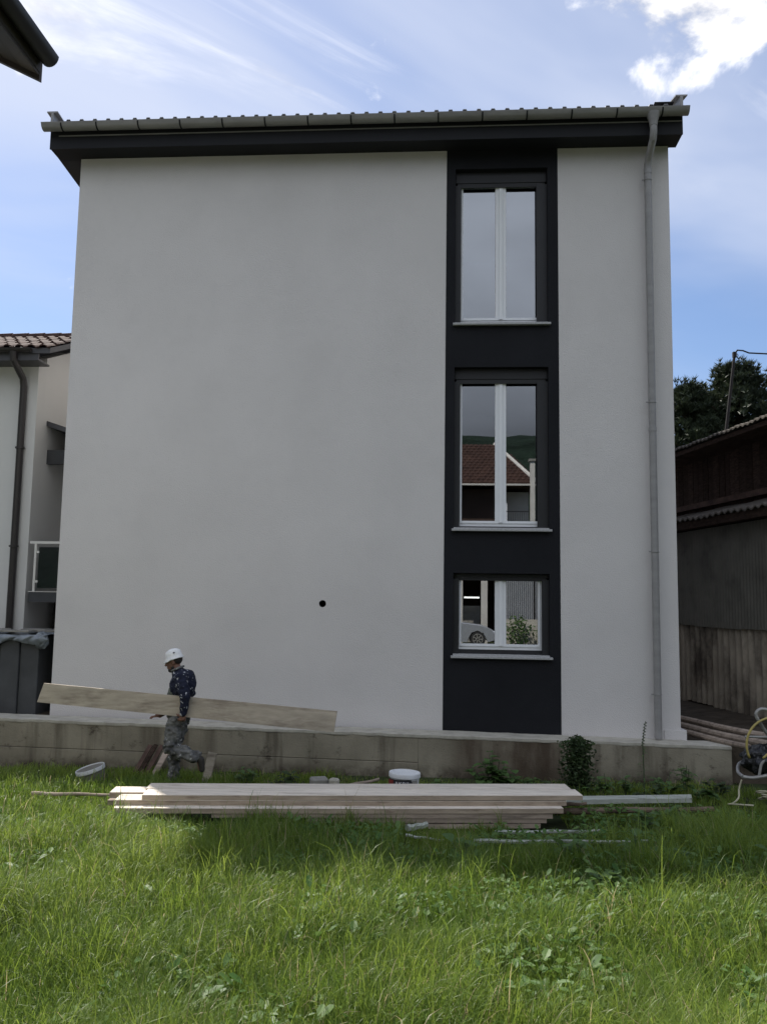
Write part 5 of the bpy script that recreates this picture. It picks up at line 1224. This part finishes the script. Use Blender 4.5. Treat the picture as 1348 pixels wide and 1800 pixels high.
# legs
LH, LK, LA = (-3.195, 10.11, 0.74), (-3.262, 10.09, 0.375), (-2.945, 10.12, 0.275)
RH, RK, RA = (-3.195, 10.29, 0.74), (-3.265, 10.28, 0.33), (-3.265, 10.29, -0.06)
chain(b_, [LH, LK, LA], [0.085, 0.055, 0.035]); chain(b_, [RH, RK, RA], [0.085, 0.055, 0.035])
chain(b_, [LA, (-2.90, 10.12, 0.23), (-2.885, 10.12, 0.13)], [0.035, 0.035, 0.025]); chain(b_, [RA, (-3.30, 10.29, -0.11), (-3.40, 10.29, -0.125)], [0.035, 0.032, 0.025])
fuse(b_, 'body', M_skin, per, 0.0065, 2)
# eyes
for s_ in (-1, 1):
    e = MB(); ellipsoid(e, H(-0.078, s_*0.03, 0.006), (0.011, 0.012, 0.009), tilt, 12, 8); e.build('eye', M_capmark, per, smooth=True)
# beard and hair
hb = MB(); ellipsoid(hb, H(-0.050, 0, -0.096), (0.042, 0.046, 0.034), tilt); ellipsoid(hb, H(-0.012, 0, -0.072), (0.045, 0.066, 0.035), tilt); fuse(hb, 'beard', M_hair, per, 0.008, 2)
hb = MB(); ellipsoid(hb, H(0.038, 0, 0.022), (0.077, 0.079, 0.075), tilt); fuse(hb, 'hair', M_hair, per, 0.008, 1)
# cap with a short brim
tc_ = Matrix.Rotation(rad(-16), 3, 'Y'); cp_ = Vector((-3.290, PY, 1.452))
cm = MB(); cm.lathe([(0.128, -0.020), (0.130, -0.014), (0.105, 0.004), (0.103, 0.04), (0.092, 0.078), (0.066, 0.102), (0.03, 0.109), (0.001, 0.110)], cp_, 30, tc_)
vv = []
for v in cm.v:
    q_ = tc_.transposed() @ (Vector(v)-cp_)
    if q_.z < 0.0 and q_.x < -0.03: q_ += Vector((-0.022, 0, -0.016))
    if q_.x > 0.08 and q_.z < 0.0: q_ += Vector((-0.008, 0, 0.0))
    vv.append((cp_+tc_ @ Vector((q_.x*0.98, q_.y*0.86, q_.z)))[:])
cm.v = [(a_+0.007*(float(vnoise([a_*1.0+c_], [c_*1.3+b2_], 0.035, 5)[0])-.5), b2_, c_+0.008*(float(vnoise([a_], [c_+b2_], 0.03, 6)[0])-.5)) for a_, b2_, c_ in vv]; cap = cm.build('cap', M_cap, per, smooth=True)
pm = MB(); ellipsoid(pm, cp_+tc_ @ Vector((0.035, -0.082, 0.058)), (0.014, 0.006, 0.009), tc_, 10, 6); pm.build('cap_badge', M_capmark, cap)
# jacket
j = MB()
ellipsoid(j, (-3.165, PY, 1.12), (0.158, 0.205, 0.20), Matrix.Rotation(rad(8), 3, 'Y')); ellipsoid(j, (-3.155, PY, 1.20), (0.13, 0.19, 0.115)); ellipsoid(j, (-3.185, PY, 0.92), (0.142, 0.175, 0.20))
chain(j, [(-3.235, PY, 1.275), (-3.18, PY, 1.22)], [0.078, 0.12])
for (a, b2, c2, sx) in ((LS, LE, LW, -1), (RS, RE, RW, 1)):
    chain(j, [Vector(a), Vector(b2), Vector(c2)+Vector((0.0, 0, 0.012))], [0.085, 0.062, 0.047])
# keep the side under the board flat
fuse(j, 'jacket', M_jacket, per, 0.012, 3, 0.016, 0.055, 91)
cl = MB(); cl.tube([(-3.245+0.073*math.cos(a), PY+0.070*math.sin(a), 1.318+0.032*math.cos(a)) for a in [k*2*math.pi/20 for k in range(20)]], 0.013, 8, closed=True); cl.build('collar', M_trousers, per, smooth=True)
bb = MB(); ellipsoid(bb, (-3.225, PY, 1.00), (0.128, 0.145, 0.155), Matrix.Rotation(rad(6), 3, 'Y')); fuse(bb, 'bib', M_bib, per, 0.012, 2, 0.010, 0.05, 17)
# trousers
tr = MB()
ellipsoid(tr, (-3.195, PY, 0.79), (0.138, 0.165, 0.14))
chain(tr, [Vector(LH), Vector(LK), Vector(LA)], [0.112, 0.080, 0.072]); chain(tr, [Vector(RH), Vector(RK), Vector(RA)+Vector((0, 0, 0.03))], [0.112, 0.078, 0.068])
fuse(tr, 'trousers', M_trousers, per, 0.012, 2, 0.034, 0.05, 55)
bo = MB(); chain(bo, [(-2.925, 10.12, 0.27), (-2.885, 10.12, 0.24), (-2.865, 10.12, 0.13)], [0.045, 0.046, 0.036]); fuse(bo, 'boot', M_boot, per, 0.010, 2)
bo = MB(); chain(bo, [(-3.265, 10.29, -0.03), (-3.27, 10.29, -0.105), (-3.42, 10.29, -0.118)], [0.045, 0.048, 0.038]); fuse(bo, 'boot', M_boot, per, 0.010, 2)
# the carried board: near face at Y = 10.0
m = MB(); TL, BL, BR, TR = (-4.838, 1.124), (-4.911, 0.896), (-1.257, 0.631), (-1.222, 0.877)
ns = 12; vs = []
for i in range(ns+1):
    t = i/ns; zt = TL[1]+(TR[1]-TL[1])*t; zb_ = BL[1]+(BR[1]-BL[1])*t; xt = TL[0]+(TR[0]-TL[0])*t; xb_ = BL[0]+(BR[0]-BL[0])*t
    yy = 9.995+0.006*math.sin(t*4)
    vs += [(xb_, yy, zb_), (xt, yy, zt), (xt, yy+0.028, zt), (xb_, yy+0.028, zb_)]
fs = []
for i in range(ns):
    for k in range(4): fs.append((i*4+k, (i+1)*4+k, (i+1)*4+(k+1) % 4, i*4+(k+1) % 4))
fs += [(0, 1, 2, 3), tuple(ns*4+k for k in (3, 2, 1, 0))]
m.add(vs, fs); tag(m.build('carried_board', M_board_carry), 'long wide scuffed board carried under the worker\'s arm', 'board')
